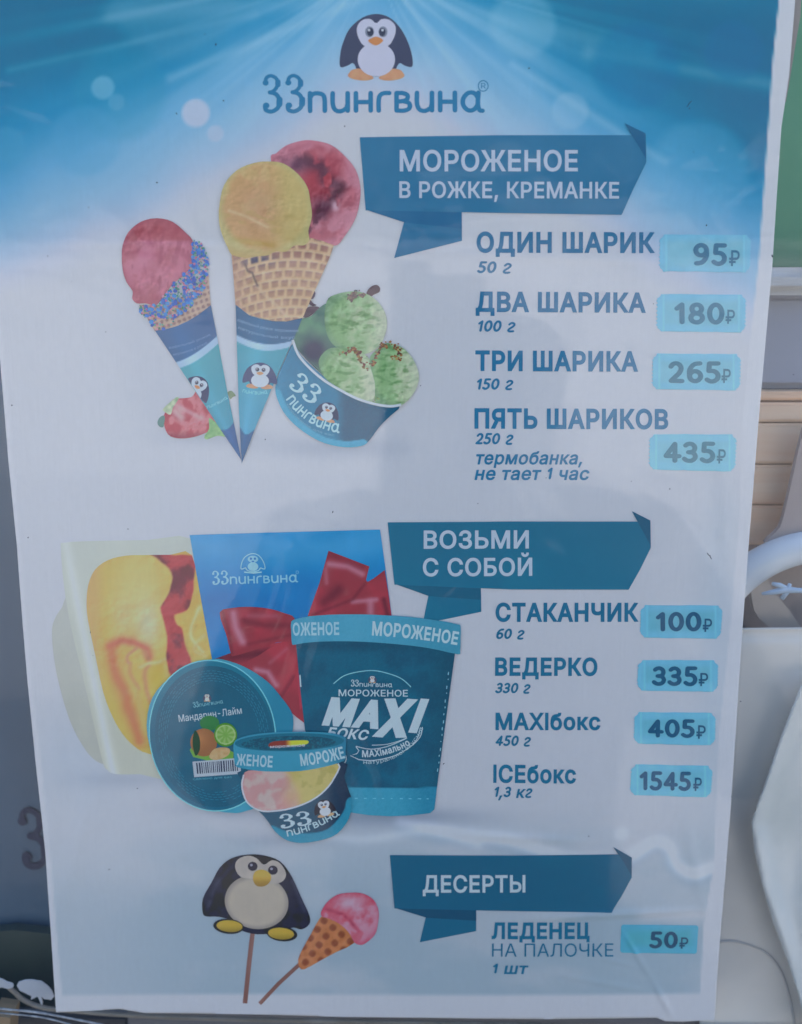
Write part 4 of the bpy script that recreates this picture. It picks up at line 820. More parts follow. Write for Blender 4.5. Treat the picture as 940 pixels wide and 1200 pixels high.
def mango(x, y):
    u0 = (x - 60) * 3.87; v0 = (y - 610) * 3.87
    wx = u0 + 36 * (fbm(u0, v0, 160, 3, 3) - .5); wy = v0 + 60 * (fbm(u0, v0, 160, 13, 3) - .5)
    c = mix((186, 152, 84), (186, 166, 110), np.exp(-((u0 - 400) / 140) ** 2 - ((v0 - 300) / 200) ** 2)); c = mix(c, (174, 142, 104), sm(260, 190, u0) * .6)
    c = mix(c, (172, 174, 148), np.exp(-((u0 - 440) / 60) ** 2 - ((v0 - 470) / 110) ** 2) * .9)
    c = mix(c, (178, 166, 134), np.exp(-((u0 - 330) / 60) ** 2 - ((v0 - 440) / 100) ** 2) * .5)
    c = mix(c, (174, 150, 62), np.exp(-((u0 - 480) / 40) ** 2 - ((v0 - 730) / 90) ** 2) * .8)
    for pts, w, col, s in [([(270, 560), (330, 535), (420, 560), (440, 610)], 16, (172, 98, 84), .85), ([(280, 580), (290, 660), (320, 760), (370, 900), (400, 1020)], 26, (172, 102, 78), .75), ([(330, 620), (350, 720), (400, 840), (430, 980)], 11, (178, 150, 92), .8),
                           ([(430, 590), (440, 640), (420, 680), (430, 790), (470, 880)], 9, (164, 118, 90), .7), ([(360, 640), (360, 700), (395, 780)], 8, (168, 126, 92), .7), ([(390, 570), (350, 600), (352, 640)], 7, (170, 122, 104), .7),
                           ([(400, 660), (430, 640), (480, 640), (520, 630)], 8, (184, 166, 120), .8), ([(500, 640), (520, 700)], 8, (178, 158, 98), .6), ([(660, 480), (620, 560), (640, 620)], 10, (160, 146, 82), .7), ([(680, 400), (640, 470), (640, 540), (690, 600)], 8, (180, 172, 130), .7), ([(700, 520), (650, 590), (700, 620)], 7, (178, 162, 112), .7)]:
        c = mix(c, col, np.exp(-np.abs(seg(wx, wy, smooth(pts, 4, False)) / (w * 1.15)) ** 2) * min(1, s * 1.15))
    swirl = smooth([(430, 150), (660, 150), (655, 210), (648, 330), (610, 400), (555, 430), (560, 470), (590, 490), (610, 560), (635, 650), (580, 700), (535, 705), (515, 640), (525, 560), (505, 480), (492, 400), (530, 330), (552, 260), (520, 200)], 3)
    ins = np.zeros(len(x), bool); S = np.array(swirl)
    for (ax, ay), (bx, by) in zip(S, np.roll(S, -1, 0)):
        if ay != by: ins ^= ((ay > wy) != (by > wy)) & (wx < (bx - ax) * (wy - ay) / (by - ay) + ax)
    sd = seg(wx, wy, swirl + [swirl[0]]) * np.where(ins, 1, -1)
    rc = mix((156, 58, 70), (100, 42, 62), sm(.4, .65, fbm(u0, v0, 70, 23, 4))); rc = mix(rc, (156, 84, 76), sm(500, 420, u0) * .5)
    return mix(c, rc, sm(-5, 8, sd)) + emboss(x, y, 16, 26, 9)
a.patch(smooth(ZM([(640, 155), (540, 154), (430, 155), (340, 158), (260, 178), (200, 222), (170, 290), (162, 370), (168, 450), (200, 610), (235, 780), (275, 890), (320, 970), (370, 1025), (440, 1062), (600, 1065), (760, 700), (690, 400)]), 3), mango, 1.2, sharp=False)
a.build('mango_ice_cream', tub)

# --- picture: blue gift box with red bow
ZB = lambda P: zm(P, 220, 610, 3.615)
a = Art(7)
a.patch(ZB([(10, 60), (300, 50), (815, 35), (840, 210), (865, 400), (870, 470), (600, 640), (480, 700), (105, 592), (60, 340)]), lambda x, y: mix(mix((48, 132, 188), (30, 112, 174), sm(630, 710, y)), (66, 140, 190), np.exp(-(seg(x, y, [(225, 640), (330, 650), (440, 632)]) / 16) ** 2) * .6) + (fbm(x, y, 30, 4, 3)[..., None] - .5) * 14, 2)
a.text('33пингвина', 249.5, 684.6, 350, 681, 16.2, (120, 172, 204), d=.0, logo=True, up=1)
a.line(ell(348.8, 669.5, 1.6, 1.6, 10) + [(350.4, 669.5)], .6, (110, 165, 200), up=1)
gb = picture(a, 'gift_box_picture', 'printed bright blue box tied with a red ribbon bow')
a = Art(9); T = aff(297, 659, .33, .29)
a.line([T(x, y) for x, y in PG_BODY + [PG_BODY[0]]], 1.2, (130, 178, 208)); a.patch([T(x, y) for x, y in ell(441, 70, 19, 18, 20)], (130, 178, 206), 1, .3, False); a.patch([T(x, y) for x, y in ell(441, 40, 19, 14, 20)], (124, 174, 204), 1, .6, False)
for ex in (434, 448): a.patch([T(x, y) for x, y in ell(ex, 38, 4, 5, 8)], (30, 104, 170), .8, 1, False)
a.patch([T(x, y) for x, y in ell(441, 49, 5, 3, 8)], (30, 104, 170), .8, 1.2, False); a.line([T(410, 92), T(441, 96), T(472, 92)], 1.6, (130, 178, 208), up=.5)
a.build('penguin_print', gb)
def red(x0, y0, r, hl, dk=None, seed=1):
    def f(x, y):
        u0 = (x - 220) * 3.615; v0 = (y - 610) * 3.615; n = fbm(u0, v0, 120, seed, 3)
        c = mix((154, 62, 78), (136, 60, 74), sm(.35, .65, n))
        for (pts, w, s) in hl: c = mix(c, (166, 112, 134), np.exp(-(seg(u0, v0, pts) / w) ** 2) * s)
        for (pts, w, s) in (dk or []): c = mix(c, (96, 48, 64), np.exp(-(seg(u0, v0, pts) / w) ** 2) * s)
        return c
    return f
b = Art(9)
b.patch(ZB([(100, 590), (180, 560), (350, 520), (460, 500), (470, 560), (470, 700), (500, 860), (460, 830), (250, 640)]), red(0, 0, 0, [], [([(130, 580), (340, 560)], 26, .9), ([(300, 560), (290, 640)], 16, .4)], 4), 1.6)
b.patch(smooth(ZB([(460, 505), (470, 560), (455, 660), (405, 752), (350, 715), (290, 655), (235, 610), (300, 570), (380, 520)]), 2), red(0, 0, 0, [([(290, 630), (340, 640), (375, 695)], 13, .9), ([(350, 600), (420, 540)], 10, .3)], [([(400, 740), (450, 660)], 10, .5)], 5), 1.4, 1, False)
b.patch(ZB([(462, 640), (474, 640), (486, 790), (476, 800)]), (156, 64, 84), 1.2, 1.5)
b.patch(smooth(ZB([(510, 400), (560, 260), (598, 124), (640, 140), (770, 190), (752, 262), (790, 240), (835, 205), (850, 300), (864, 400), (700, 402)]), 1), red(0, 0, 0, [([(600, 180), (680, 190), (740, 222)], 14, .85), ([(585, 200), (590, 260)], 10, .5), ([(700, 340), (800, 330)], 10, .8), ([(775, 340), (775, 385)], 16, .8)], [([(580, 340), (640, 290)], 26, .75), ([(600, 140), (740, 190)], 14, .4), ([(832, 330), (846, 392)], 12, .9), ([(530, 395), (700, 330), (752, 262)], 8, .5)], 6), 1.4, 2, True)
b.patch(smooth(ZB([(138, 386), (200, 366), (270, 362), (350, 370), (410, 388), (455, 412), (446, 500), (380, 512), (300, 540), (200, 570), (185, 560), (165, 480)]), 3), red(0, 0, 0, [([(195, 390), (205, 450), (235, 510)], 18, .95), ([(260, 400), (380, 400)], 12, .3)], [([(150, 385), (178, 480), (190, 560)], 7, .5), ([(240, 420), (330, 440), (440, 440)], 14, .5), ([(260, 520), (440, 480)], 9, .4)], 7), 1.4, 3, False)
b.build('ribbon_bow', gb)

# --- picture: large tub
ZT = lambda P: zm(P, 340, 710, 4.27)
WT = (158, 180, 196)
a = Art(12)
def tubcol(x, y):
    u0 = (x - 340) * 4.27; v0 = (y - 710) * 4.27; n = fbm(x, y, 22, 8, 4)
    c = mix((22, 92, 120), (18, 82, 110), sm(.3, .7, n)); c = mix(c, (22, 74, 98), sm(620, 800, u0) * .7); c = mix(c, (18, 76, 102), np.exp(-((v0 - 195) / 30) ** 2) * .7)
    st = sm(905, 909, v0 - 10 * ((u0 - 480) / 260) ** 2 * -1); c = mix(c, mix((60, 134, 164), (48, 116, 148), sm(500, 730, u0)), st)
    return c + (vnoise(x, y, 1.4, 5)[..., None] - .5) * 8
a.patch(ZT([(30, 175), (200, 165), (400, 168), (650, 193), (825, 228), (780, 560), (735, 900), (722, 1010), (700, 1030), (600, 1042), (500, 1047), (400, 1043), (300, 1030), (240, 900), (75, 620), (50, 400)]), tubcol, 1.7)
a.text('MA', 378, 846.5, 444.5, 850.5, 28.5, WT, d=.1, shear=.28, up=1.5)
a.text('X', 437, 858.5, 478, 859.5, 38, WT, d=.11, shear=.28, up=2.0)
a.text('I', 480, 852.6, 490, 853.4, 32, WT, d=.14, shear=.28, up=1.6)
a.text('БОКС', 383, 862.5, 430, 865.8, 11, WT, d=.05, shear=.3, up=1)
a.text('МОРОЖЕНОЕ', 397, 814.6, 478, 814.8, 7.6, WT, d=.02, up=1)
a.text('33пингвина', 411.5, 803.2, 460, 804, 8, WT, d=-.02, logo=True, up=1)
a.line(smooth(ZT([(218, 385), (270, 345), (340, 325), (420, 318), (500, 335), (560, 360), (605, 400)]), 4, False), 1.0, (120, 178, 200), up=1)
RB = ZT([(330, 700), (345, 720), (335, 735), (302, 745), (345, 765), (420, 768), (520, 745), (600, 700), (650, 650), (662, 600)])
a.line(smooth(RB[4:], 4, False), 1.0, WT, up=1); a.line(RB[:5], 1.0, WT, up=1.1); a.line(smooth(ZT([(330, 698), (400, 712), (480, 700), (560, 668), (585, 655)]), 4, False), .9, WT, up=1.2)
a.line(smooth(ZT([(410, 692), (480, 688), (540, 672), (580, 656)]), 4, False), .8, WT, up=1.3); a.line(smooth(ZT([(612, 690), (640, 650), (650, 606)]), 4, False), .9, WT, up=1.4)
a.text('MAXIмально', 424.5, 886, 481, 871, 7.6, WT, d=.04, up=1, bow=4)
a.text('натурально! вкусно!', 426, 894, 496, 852.5, 4.2, (150, 184, 202), d=.0, up=1, bow=13)
for k in range(15):
    t = k / 14; x = 525.5 - t * 12.5 + (k % 2) * .6; y = 786 + t * 113; L_ = random.choice([1.2, 2.2, 3.6]); a.line([(x, y), (x - .11 * L_, y + L_)], 1.1, (120, 170, 194), up=1)
a.line([(351.8, 790), (352.8, 804)], 1.6, WT, up=1)
for k in range(9): a.line([(416 + k * 10.5, 934.5 - .02 * k), (416 + k * 10.5 + random.uniform(2, 6), 934.4)], 1.0, (96, 164, 190), up=1)
a.line(ell(400, 888, 6, 7, 18, 0, -60, 100), 1.0, WT, up=1)
mx = picture(a, 'large_tub_picture', 'printed tall dark teal tub reading MAXI БОКС with pale lid')
a = Art(15)
a.patch(smooth(ZT([(8, 72), (40, 58), (100, 46), (200, 38), (300, 36), (400, 37), (520, 43), (640, 53), (760, 70), (835, 86), (852, 96), (852, 160), (850, 222), (838, 236), (740, 214), (650, 198), (520, 184), (400, 175), (280, 171), (150, 173), (60, 182), (20, 190), (10, 180), (7, 120)]), 2),
        lambda x, y: mix(mix((70, 140, 172), (62, 130, 160), sm(440, 530, x)), (80, 150, 180), np.exp(-((x - 415) / 22) ** 2) * .5) + (vnoise(x, y, 1.5, 3)[..., None] - .5) * 6, 1.4, sharp=False)
a.text('ОЖЕНОЕ', 343.5, 743, 398, 742, 14, (140, 176, 198), d=.05, up=1)
a.text('МОРОЖЕНОЕ', 436, 742.4, 535.6, 753.8, 15.4, (154, 180, 198), d=.05, up=1, bow=-1.5, taper=.08)
a.build('tub_lid', mx)
a = Art(14); penguin(a, aff(436.5, 794.5, .12, .11), step=.9, white=(190, 190, 190)); a.build('penguin_print', mx)

# --- picture: round lid
ZL = lambda P: zm(P, 160, 760, 3.615)
a = Art(16)
a.patch(smooth(ZL([(200, 90), (320, 42), (400, 52), (480, 85), (560, 140), (620, 210), (655, 260), (665, 300), (662, 350), (640, 470), (560, 640), (460, 690), (400, 697), (300, 680), (180, 610), (90, 500), (45, 370), (55, 240), (110, 150)]), 3), lambda x, y: mix((66, 138, 166), (44, 116, 148), sm(280, 330, x)), 1.6, sharp=False)
a.patch(ZL(ell(322, 368, 268, 322, 50, -6)), lambda x, y: mix((28, 108, 136), (22, 94, 122), sm(790, 860, y)), 1.8, 1, False)
a.line(ZL(ell(322, 368, 268, 322, 60, -6) + ell(322, 368, 268, 322, 60, -6)[:1]), 1.4, (104, 176, 198), up=2)
a.patch(ZL(ell(328, 372, 250, 302, 50, -6)), lambda x, y: mix((22, 94, 122), (18, 84, 110), fbm(x, y, 20, 2, 3)), 1.8, 2.2, False)
for r in range(5):
    f = .93 - r * .035
    for k in range(64):
        if random.random() < .14: continue
        a0 = k * 360 / 64 + r * 2; P = ell(328, 372, 250 * f, 302 * f, 2, -6, a0, a0 + 3.9); a.line(ZL(P), .7, (46, 114, 142), up=3.2 + .02 * r)
a.text('33пингвина', 227, 829, 262, 823.5, 6.5, (110, 166, 184), d=-.04, logo=True, up=3.3)
a.text('Мандарин-Лайм', 210, 846, 284, 835.6, 8.2, (160, 192, 204), d=.01, up=3.3)
lid = picture(a, 'round_lid_picture', 'printed round teal lid reading Мандарин-Лайм above fruit and barcode')
a = Art(20); penguin(a, aff(243, 817, .12, .12), step=.9, white=(190, 186, 180)); a.build('penguin_print', lid)
a = Art(20)
a.patch(ZL(ell(310, 315, 42, 32, 16)), (52, 112, 72), 1.2, 0, False)
a.patch(ZL([(225, 430), (240, 460), (300, 475), (410, 470), (412, 440), (380, 420), (300, 440), (240, 410)]), (100, 146, 76), 1.2, 0, False)
def cit(cx, cy, r, c0, c1):
    return lambda x, y: mix(c0, c1, sm(-.8, .9, (np.hypot(x - cx + r * .3, y - cy + r * .3)) / r - .3))
cx, cy = ZL([(285, 398)])[0]; a.patch(ZL(ell(285, 398, 57, 60, 24)), cit(cx, cy, 16, (166, 118, 84), (132, 92, 70)), 1, .6, False)
a.patch(smooth(ZL([(250, 345), (268, 380), (268, 430), (250, 455), (238, 410), (240, 370)]), 3), (40, 70, 60), 1, 1.2, False)
cx, cy = ZL([(378, 364)])[0]
def lime(x, y):
    d = np.hypot(x - cx, y - cy) / 13.3; an = np.arctan2(y - cy, x - cx); c = mix((104, 148, 78), (130, 160, 106), np.abs(np.sin(an * 4.5)) ** 3 * sm(.1, .4, d))
    return mix(mix(c, (146, 168, 128), sm(.76, .8, d)), (70, 128, 44), sm(.86, .9, d))
a.patch(ZL(ell(378, 364, 49, 51, 24)), lime, .9, 1.6, False)
a.patch(smooth(ZL([(308, 455), (330, 425), (370, 418), (395, 425), (390, 450), (350, 470), (320, 470)]), 3), lambda x, y: mix((176, 150, 120), (158, 132, 96), vnoise(x, y, 3, 6)), 1, 2.2, False)
a.build('fruit_print', lid)
a = Art(21)
Pb = [ZL([q])[0] for q in ((237, 480), (440, 462), (443, 530), (244, 546))]; a.patch(Pb, (150, 162, 178), 1.4)
def bi(u, v): return tuple((1 - v) * ((1 - u) * np.array(Pb[0]) + u * np.array(Pb[1])) + v * ((1 - u) * np.array(Pb[3]) + u * np.array(Pb[2])))
u = .07
while u < .93:
    w = random.choice([.012, .02, .03]); q = [bi(u, .1), bi(u + w, .1), bi(u + w, .8), bi(u, .8)]; a.raw(q, [(0, 1, 2, 3)], ink(np.array([(40, 52, 78)] * 4, float), np.full(4, 900.)), up=.8); u += w + random.choice([.012, .02, .026])
a.build('barcode', lid)
a = Art(21); a.text('сделано для вас', 226, 914.5, 272, 911.5, 2.4, (80, 150, 172), d=0, up=0); a.build('small_print', lid)

# --- picture: small cup with lid
a = Art(24)
def scup(x, y):
    u0 = (x - 160) * 3.615; v0 = (y - 760) * 3.615; base = seg(u0, v0, smooth([(575, 775), (640, 800), (740, 805), (830, 780), (900, 700), (915, 650)], 3, False))
    c = mix((18, 78, 104), (12, 56, 80), sm(700, 900, u0)); return mix(c, (48, 122, 152), sm(30, 24, base)) + (vnoise(x, y, 1.5, 3)[..., None] - .5) * 6
a.patch(smooth(ZL([(448, 560), (460, 510), (860, 470), (880, 540), (905, 610), (914, 640), (900, 715), (850, 780), (780, 808), (700, 820), (640, 810), (590, 775), (550, 720), (510, 680), (460, 640)]), 3), scup, 1.3, sharp=False)
a.text('33', 329.5, 970.5, 366, 965, 16.5, (150, 192, 210), d=.04, logo=True, up=1)
a.text('пингвина', 337, 979.5, 399, 953, 13, (146, 186, 204), d=.0, logo=True, up=1, bow=3.5)
sc = picture(a, 'small_cup_picture', 'printed small cup of pink and yellow ice cream below its teal lid')
def icec(x, y):
    u0 = (x - 160) * 3.615; v0 = (y - 760) * 3.615; n = fbm(x, y, 12, 52, 4)
    c = mix((168, 128, 134), (176, 150, 152), sm(.4, .62, n)) + emboss(x, y, 9, 4, 9); c = mix(c, (162, 154, 100), sm(630, 690, u0 - (v0 - 580) * .35) * .95); c = mix(c, (146, 138, 84), sm(.55, .7, fbm(x, y, 9, 57, 3)) * sm(650, 700, u0) * .7)
    return mix(c, (172, 138, 116), np.exp(-((u0 - 655) / 34) ** 2 - ((v0 - 620) / 46) ** 2) * .9)
a = Art(26); W_ = smooth(ZL([(448, 590), (452, 545), (475, 515), (600, 515), (720, 505), (855, 482), (840, 540), (800, 595), (740, 640), (660, 672), (580, 686), (520, 683), (470, 650)]), 3)
a.patch(W_, icec, 1.1, sharp=False); a.line(W_[15:] + W_[:1], 1.8, (178, 186, 200), up=1); a.line(W_[:5], 1.6, (178, 186, 200), up=1.1); a.build('ice_cream_window', sc)
a = Art(28); penguin(a, aff(380.5, 945.5, .30, .26, -12), step=.9, dark=(22, 36, 60), white=(168, 180, 192)); a.build('penguin_print', sc)
a = Art(28)
a.patch(smooth(ZL([(412, 405), (430, 380), (500, 360), (600, 350), (700, 348), (800, 350), (870, 362), (888, 380), (886, 430), (880, 468), (800, 495), (700, 514), (600, 518), (520, 516), (450, 506), (420, 494), (414, 450)]), 3), lambda x, y: mix((58, 130, 160), (48, 112, 144), sm(380, 405, x)), 1.3, sharp=False)
a.patch(ZL(ell(649, 392, 232, 38, 40, -2)), (24, 98, 124), 1.2, 1, False)
a.patch(ZL(ell(645, 396, 200, 30, 40, -2)), lambda x, y: mix((16, 76, 100), (60, 120, 140), sm(.55, .7, vnoise(x * 2, y * 2, 2.5, 3)) * .5), 1.1, 1.5, False)
a.patch(smooth(ZL([(560, 410), (580, 390), (660, 385), (725, 384), (722, 400), (660, 408), (600, 414)]), 3), lambda x, y: mix((196, 176, 70), (120, 60, 60), sm(343, 333, x)), 1, 2, False)
a.text('мороженое', 317, 875.5, 358, 873, 3, (190, 200, 206), d=.03, up=2.6)
a.text('ЖЕНОЕ', 277, 895.6, 319.5, 898, 12.5, (140, 170, 188), d=.045, up=1.2)
a.text('МОРОЖЕ', 353, 896, 404.8, 886, 13, (146, 174, 190), d=.045, up=1.2, bow=1)
a.build('cup_lid', sc)

# --- picture: two lollipops
ZP = lambda P: zm(P, 200, 960, 2.611)
a = Art(3)
def stickc(x, y): return mix((126, 100, 100), (98, 74, 76), vnoise(x * 2, y * .3, 2, 3))
a.line(ZP([(251, 346), (240, 440), (227, 566)]), 5.4, stickc)
a.build('lollipop_stick', poster, 'printed wooden stick of the penguin lollipop')
a = Art(5)
PB = smooth(ZP([(98, 290), (98, 245), (125, 195), (150, 150), (185, 122), (235, 110), (285, 112), (335, 130), (370, 175), (400, 240), (425, 295), (424, 322), (400, 338), (375, 332), (345, 345), (300, 352), (250, 352), (200, 335), (175, 308), (140, 300), (112, 300)]), 3)
def candy(x, y):
    n = fbm(x, y, 12, 7, 4); c = mix((28, 32, 52), (44, 48, 68), sm(.4, .6, n)); return mix(c, (70, 76, 100), np.exp(-(seg(x, y, ZP([(112, 280), (140, 200), (200, 130)])) / 3) ** 2) * .35 + np.exp(-(seg(x, y, ZP([(375, 190), (410, 280)])) / 2.5) ** 2) * .4)
a.patch(PB, candy, 1.3, sharp=False)
lp = a.build('penguin_lollipop_picture', poster, 'printed black and cream penguin shaped lollipop')
a = Art(7)
def cream(x, y): return mix(mix((152, 147, 141), (144, 139, 135), fbm(x, y, 18, 4, 3)), (116, 112, 114), sm(.8, 1.0, np.hypot((x - 301) / 38, (y - 1057.5) / 31.5)) * .7)
a.patch(ZP(ell(263, 254, 98, 83, 40, 8)), cream, 1.2, 0, False); a.build('belly', lp)
a = Art(8.5)
a.patch(smooth(ZP([(197, 150), (205, 125), (235, 113), (262, 120), (285, 140), (310, 126), (335, 135), (353, 165), (345, 188), (320, 198), (290, 195), (260, 185), (215, 178)]), 3), lambda x, y: mix((156, 152, 150), (136, 132, 134), fbm(x, y, 9, 6, 3)), 1.1, 0, False)
a.build('face', lp)
for ex, ey in ((251, 145), (313, 156)):
    a = Art(10); a.patch(ZP(ell(ex, ey, 15, 14, 18)), (44, 46, 64), 1, 0, False); a.patch(ZP(ell(ex - 4, ey - 4, 4.5, 4, 8)), (120, 124, 146), .8, 1, False); a.build('eye', lp)
a = Art(11); a.patch(smooth(ZP([(252, 175), (262, 158), (285, 155), (305, 168), (306, 188), (290, 204), (268, 206), (255, 195)]), 3), lambda x, y: mix((166, 140, 78), (130, 106, 62), sm(1026, 1038, y)), 1, 0, False); a.build('beak', lp)
for c_, r_ in (((180, 328), 3), ((338, 350), 2)):
    a = Art(9); q = ell(c_[0], c_[1], 45, 22, 24, 5); a.patch(ZP(ell(c_[0] - (3 if c_[0] < 200 else -3), c_[1] + 1, 47, 23, 24, 5)), (40, 44, 56), 1.1, 0, False)
    a.patch(ZP(ell(c_[0], c_[1], 40, 18, 24, 4)), lambda x, y: mix((156, 136, 70), (124, 108, 60), sm(c_[1] / 2.611 + 958, c_[1] / 2.611 + 968, y)), 1.1, 1, False); a.build('foot', lp)
a = Art(3)
a.line(ZP([(400, 440), (330, 505), (272, 567)]), 4.6, stickc); a.build('lollipop_stick', poster, 'printed thin stick of the pink cone lollipop')
a = Art(5)
def wcone(x, y):
    u0 = (x - 200) * 2.611; v0 = (y - 960) * 2.611; a_ = R(-52); u = u0 * math.cos(a_) + v0 * math.sin(a_); v = -u0 * math.sin(a_) + v0 * math.cos(a_)
    g = np.abs(np.sin(u / 34 * np.pi + .6)) * np.abs(np.sin(v / 34 * np.pi)); return mix((154, 104, 80), (118, 74, 66), sm(.35, .8, g)) + (fbm(x, y, 6, 3, 3)[..., None] - .5) * 20
a.patch(smooth(ZP([(455, 305), (470, 298), (510, 312), (545, 345), (562, 378), (510, 405), (460, 432), (410, 460), (395, 455), (390, 430), (405, 395), (430, 350)]), 2), wcone, 1.2, sharp=False)
cl = a.build('cone_lollipop_picture', poster, 'printed small cone shaped lollipop with a pink scoop')
a = Art(7)
def pink(x, y):
    u0 = (x - 200) * 2.611; v0 = (y - 960) * 2.611; n = fbm(x, y, 12, 63, 4); c = mix((166, 88, 108), (178, 116, 138), sm(.38, .62, n) )
    c = mix(c, (182, 142, 164), np.exp(-((u0 - 550) / 40) ** 2 - ((v0 - 255) / 22) ** 2) * .8); c = mix(c, (138, 62, 84), np.exp(-(seg(u0, v0, [(475, 275), (530, 290), (575, 340)]) / 7) ** 2) * .7)
    return mix(c, (160, 62, 88), sm(.8, 1.0, np.hypot((u0 - 552) / 92, (v0 - 300) / 86)) * .5) + emboss(x, y, 9, 66, 9)
a.patch(smooth(ZP([(460, 285), (468, 268), (482, 250), (510, 230), (550, 223), (590, 226), (622, 246), (637, 280), (634, 320), (625, 352), (600, 376), (582, 384), (562, 376), (545, 345), (515, 318), (480, 302), (464, 298)]), 3), pink, 1.1, sharp=False).build('pink_scoop', cl)
GZ = -.21      # pavement level
# ------------------------------------------------------------------ the pane in front, with dust
def pane_mat():
    m, nt, b = mat_new('window_glass'); N = nt.nodes.new; L = nt.links.new; nt.nodes.remove(b)
    out = nt.nodes['Material Output']; tr = N('ShaderNodeBsdfTransparent'); gl = N('ShaderNodeBsdfGlossy'); gl.inputs['Roughness'].default_value = .03
    tr.inputs[0].default_value = (.96, .985, .98, 1)
    # reflectance of clean glass, alike from both sides: f0 + (1 - f0) * (1 - cos)^5
    lw = N('ShaderNodeLayerWeight'); lw.inputs['Blend'].default_value = .5
    pw = N('ShaderNodeMath'); pw.operation = 'POWER'; pw.inputs[1].default_value = 5; L(lw.outputs['Facing'], pw.inputs[0])
    mul = N('ShaderNodeMath'); mul.operation = 'MULTIPLY_ADD'; mul.inputs[1].default_value = 1 - PANE_F0; mul.inputs[2].default_value = PANE_F0; L(pw.outputs[0], mul.inputs[0])
    mx = N('ShaderNodeMixShader'); L(mul.outputs[0], mx.inputs[0]); L(tr.outputs[0], mx.inputs[1]); L(gl.outputs[0], mx.inputs[2])
    # a thin film of dust that scatters a little light, uneven over the pane
    df = N('ShaderNodeBsdfDiffuse'); df.inputs[0].default_value = (.72, .74, .78, 1)
    tc = N('ShaderNodeTexCoord'); n = N('ShaderNodeTexNoise'); n.inputs['Scale'].default_value = 9; n.inputs['Detail'].default_value = 6; L(tc.outputs['Object'], n.inputs['Vector'])
    mr = N('ShaderNodeMapRange'); mr.inputs['From Min'].default_value = .3; mr.inputs['From Max'].default_value = .75; mr.inputs['To Min'].default_value = .004; mr.inputs['To Max'].default_value = .02; L(n.outputs[0], mr.inputs[0])
    m2 = N('ShaderNodeMixShader'); L(mr.outputs[0], m2.inputs[0]); L(mx.outputs[0], m2.inputs[1]); L(df.outputs[0], m2.inputs[2]); L(m2.outputs[0], out.inputs[0]); return m
PANE_F0 = .04
GLASS = pane_mat()
PY0 = -.006
me = bpy.data.meshes.new('glass_pane'); me.from_pydata([(-.8, PY0, .6), (.8, PY0, .6), (.8, PY0, 2.1), (-.8, PY0, 2.1)], [], [(0, 1, 2, 3)])
pane = tag(link('glass_pane', me, None, GLASS, False), 'large dusty glass pane standing in front of the poster', 'glass pane')
a = []; V = []; F = []
SPK = [(85, 49), (240, 40), (253, 52), (262, 118), (184, 214), (104, 243), (84, 330), (124, 389), (56, 300), (808, 127), (813, 178), (828, 264), (766, 356), (832, 651), (785, 573), (740, 564), (33, 630), (14, 475), (128, 1019), (161, 924), (106, 741), (109, 768), (620, 80), (404, 148), (493, 452), (311, 515), (905, 300), (930, 439), (868, 822), (520, 895), (640, 560), (690, 980), (207, 133), (390, 600), (150, 620), (560, 590)]
for (px, py) in SPK:
    r = random.uniform(.00012, .00026); c = hit(px, py, PY0 - .0004); n = 7; b = len(V); rot = random.random() * 3; el = random.uniform(1, 2.2)
    for k in range(n):
        t = 2 * math.pi * k / n; x_, z_ = r * el * math.cos(t), r * math.sin(t); V.append((c[0] + x_ * math.cos(rot) - z_ * math.sin(rot), c[1], c[2] + x_ * math.sin(rot) + z_ * math.cos(rot)))
    V.append((c[0], c[1] - r * .5, c[2])); F += [(b + k, b + (k + 1) % n, b + n) for k in range(n)]
me = bpy.data.meshes.new('dust_speck'); me.from_pydata(V, [], F); sp = link('dust_specks', me, pane, plain('grit', (.02, .025, .04), (.05, .05, .07), .9)); sp['kind'] = 'stuff'
hair = tube('lint', [hit(810 + k * .7 - 5, 125 - k * .9 + math.sin(k) * .6, PY0 - .0004) for k in range(9)], .00013, bpy.data.materials['grit'], pane, 6)
hair2 = tube('lint', [hit(829 + k * .8, 648 + k * 1.1 + math.sin(k * 1.3) * .6, PY0 - .0004) for k in range(7)], .00014, bpy.data.materials['grit'], pane, 6)

# ------------------------------------------------------------------ what stands behind the pane
def outl(P, Y): return [tuple(hit(x, y, Y)) for x, y in P]
# blue grey cabinet front on the left
cab = slab('cabinet_panel', outl([(-260, -200), (430, -200), (430, 1186), (-260, 1180)], .07), .02, plain('cabinet_paint', (.085, .165, .25), (.06, .11, .17), .35, 7.0, stretch=(1, 1, .5)))
tag(cab, 'blue grey cabinet panel seen past the left edge of the poster', 'cabinet panel')
a = Art(0)
def cyr(name, contours, Y, mat, parent, th=.0008, f=None):
    v, t = contours_fill(contours); P = hit(v[:, 0], v[:, 1], Y); n = len(P)
    me = bpy.data.meshes.new(name); me.from_pydata([tuple(p) for p in P] + [(p[0], p[1] + th, p[2]) for p in P], [], [tuple(int(q) for q in k) for k in t] + [tuple(int(q) + n for q in k)[::-1] for k in t])
    return link(name, me, parent, mat, False)
three = strokes(LOGO['3'][1], .16)
navy = plain('navy_print', (.006, .02, .07), (.01, .03, .09), .5)
cyr('printed_numeral', [[(19 + x * 38 + (1.8 - y) * 4, 1018 - y * 38) for x, y in c] for c in three], .0692, navy, cab)
cyr('printed_numeral', [[(60 + x * 38 + (1.8 - y) * 4, 1018 - y * 38) for x, y in c] for c in three], .0692, navy, cab)
grn = slab('dark_green_strip', outl([(-60, 1098), (15, 1090), (70, 1096), (200, 1100), (200, 1180), (-60, 1180)], .062), .006, plain('dark_green_paint', (.02, .05, .052), (.035, .065, .06), .5, 30))
tag(grn, 'dark green strip low behind the left corner of the poster', 'strip')
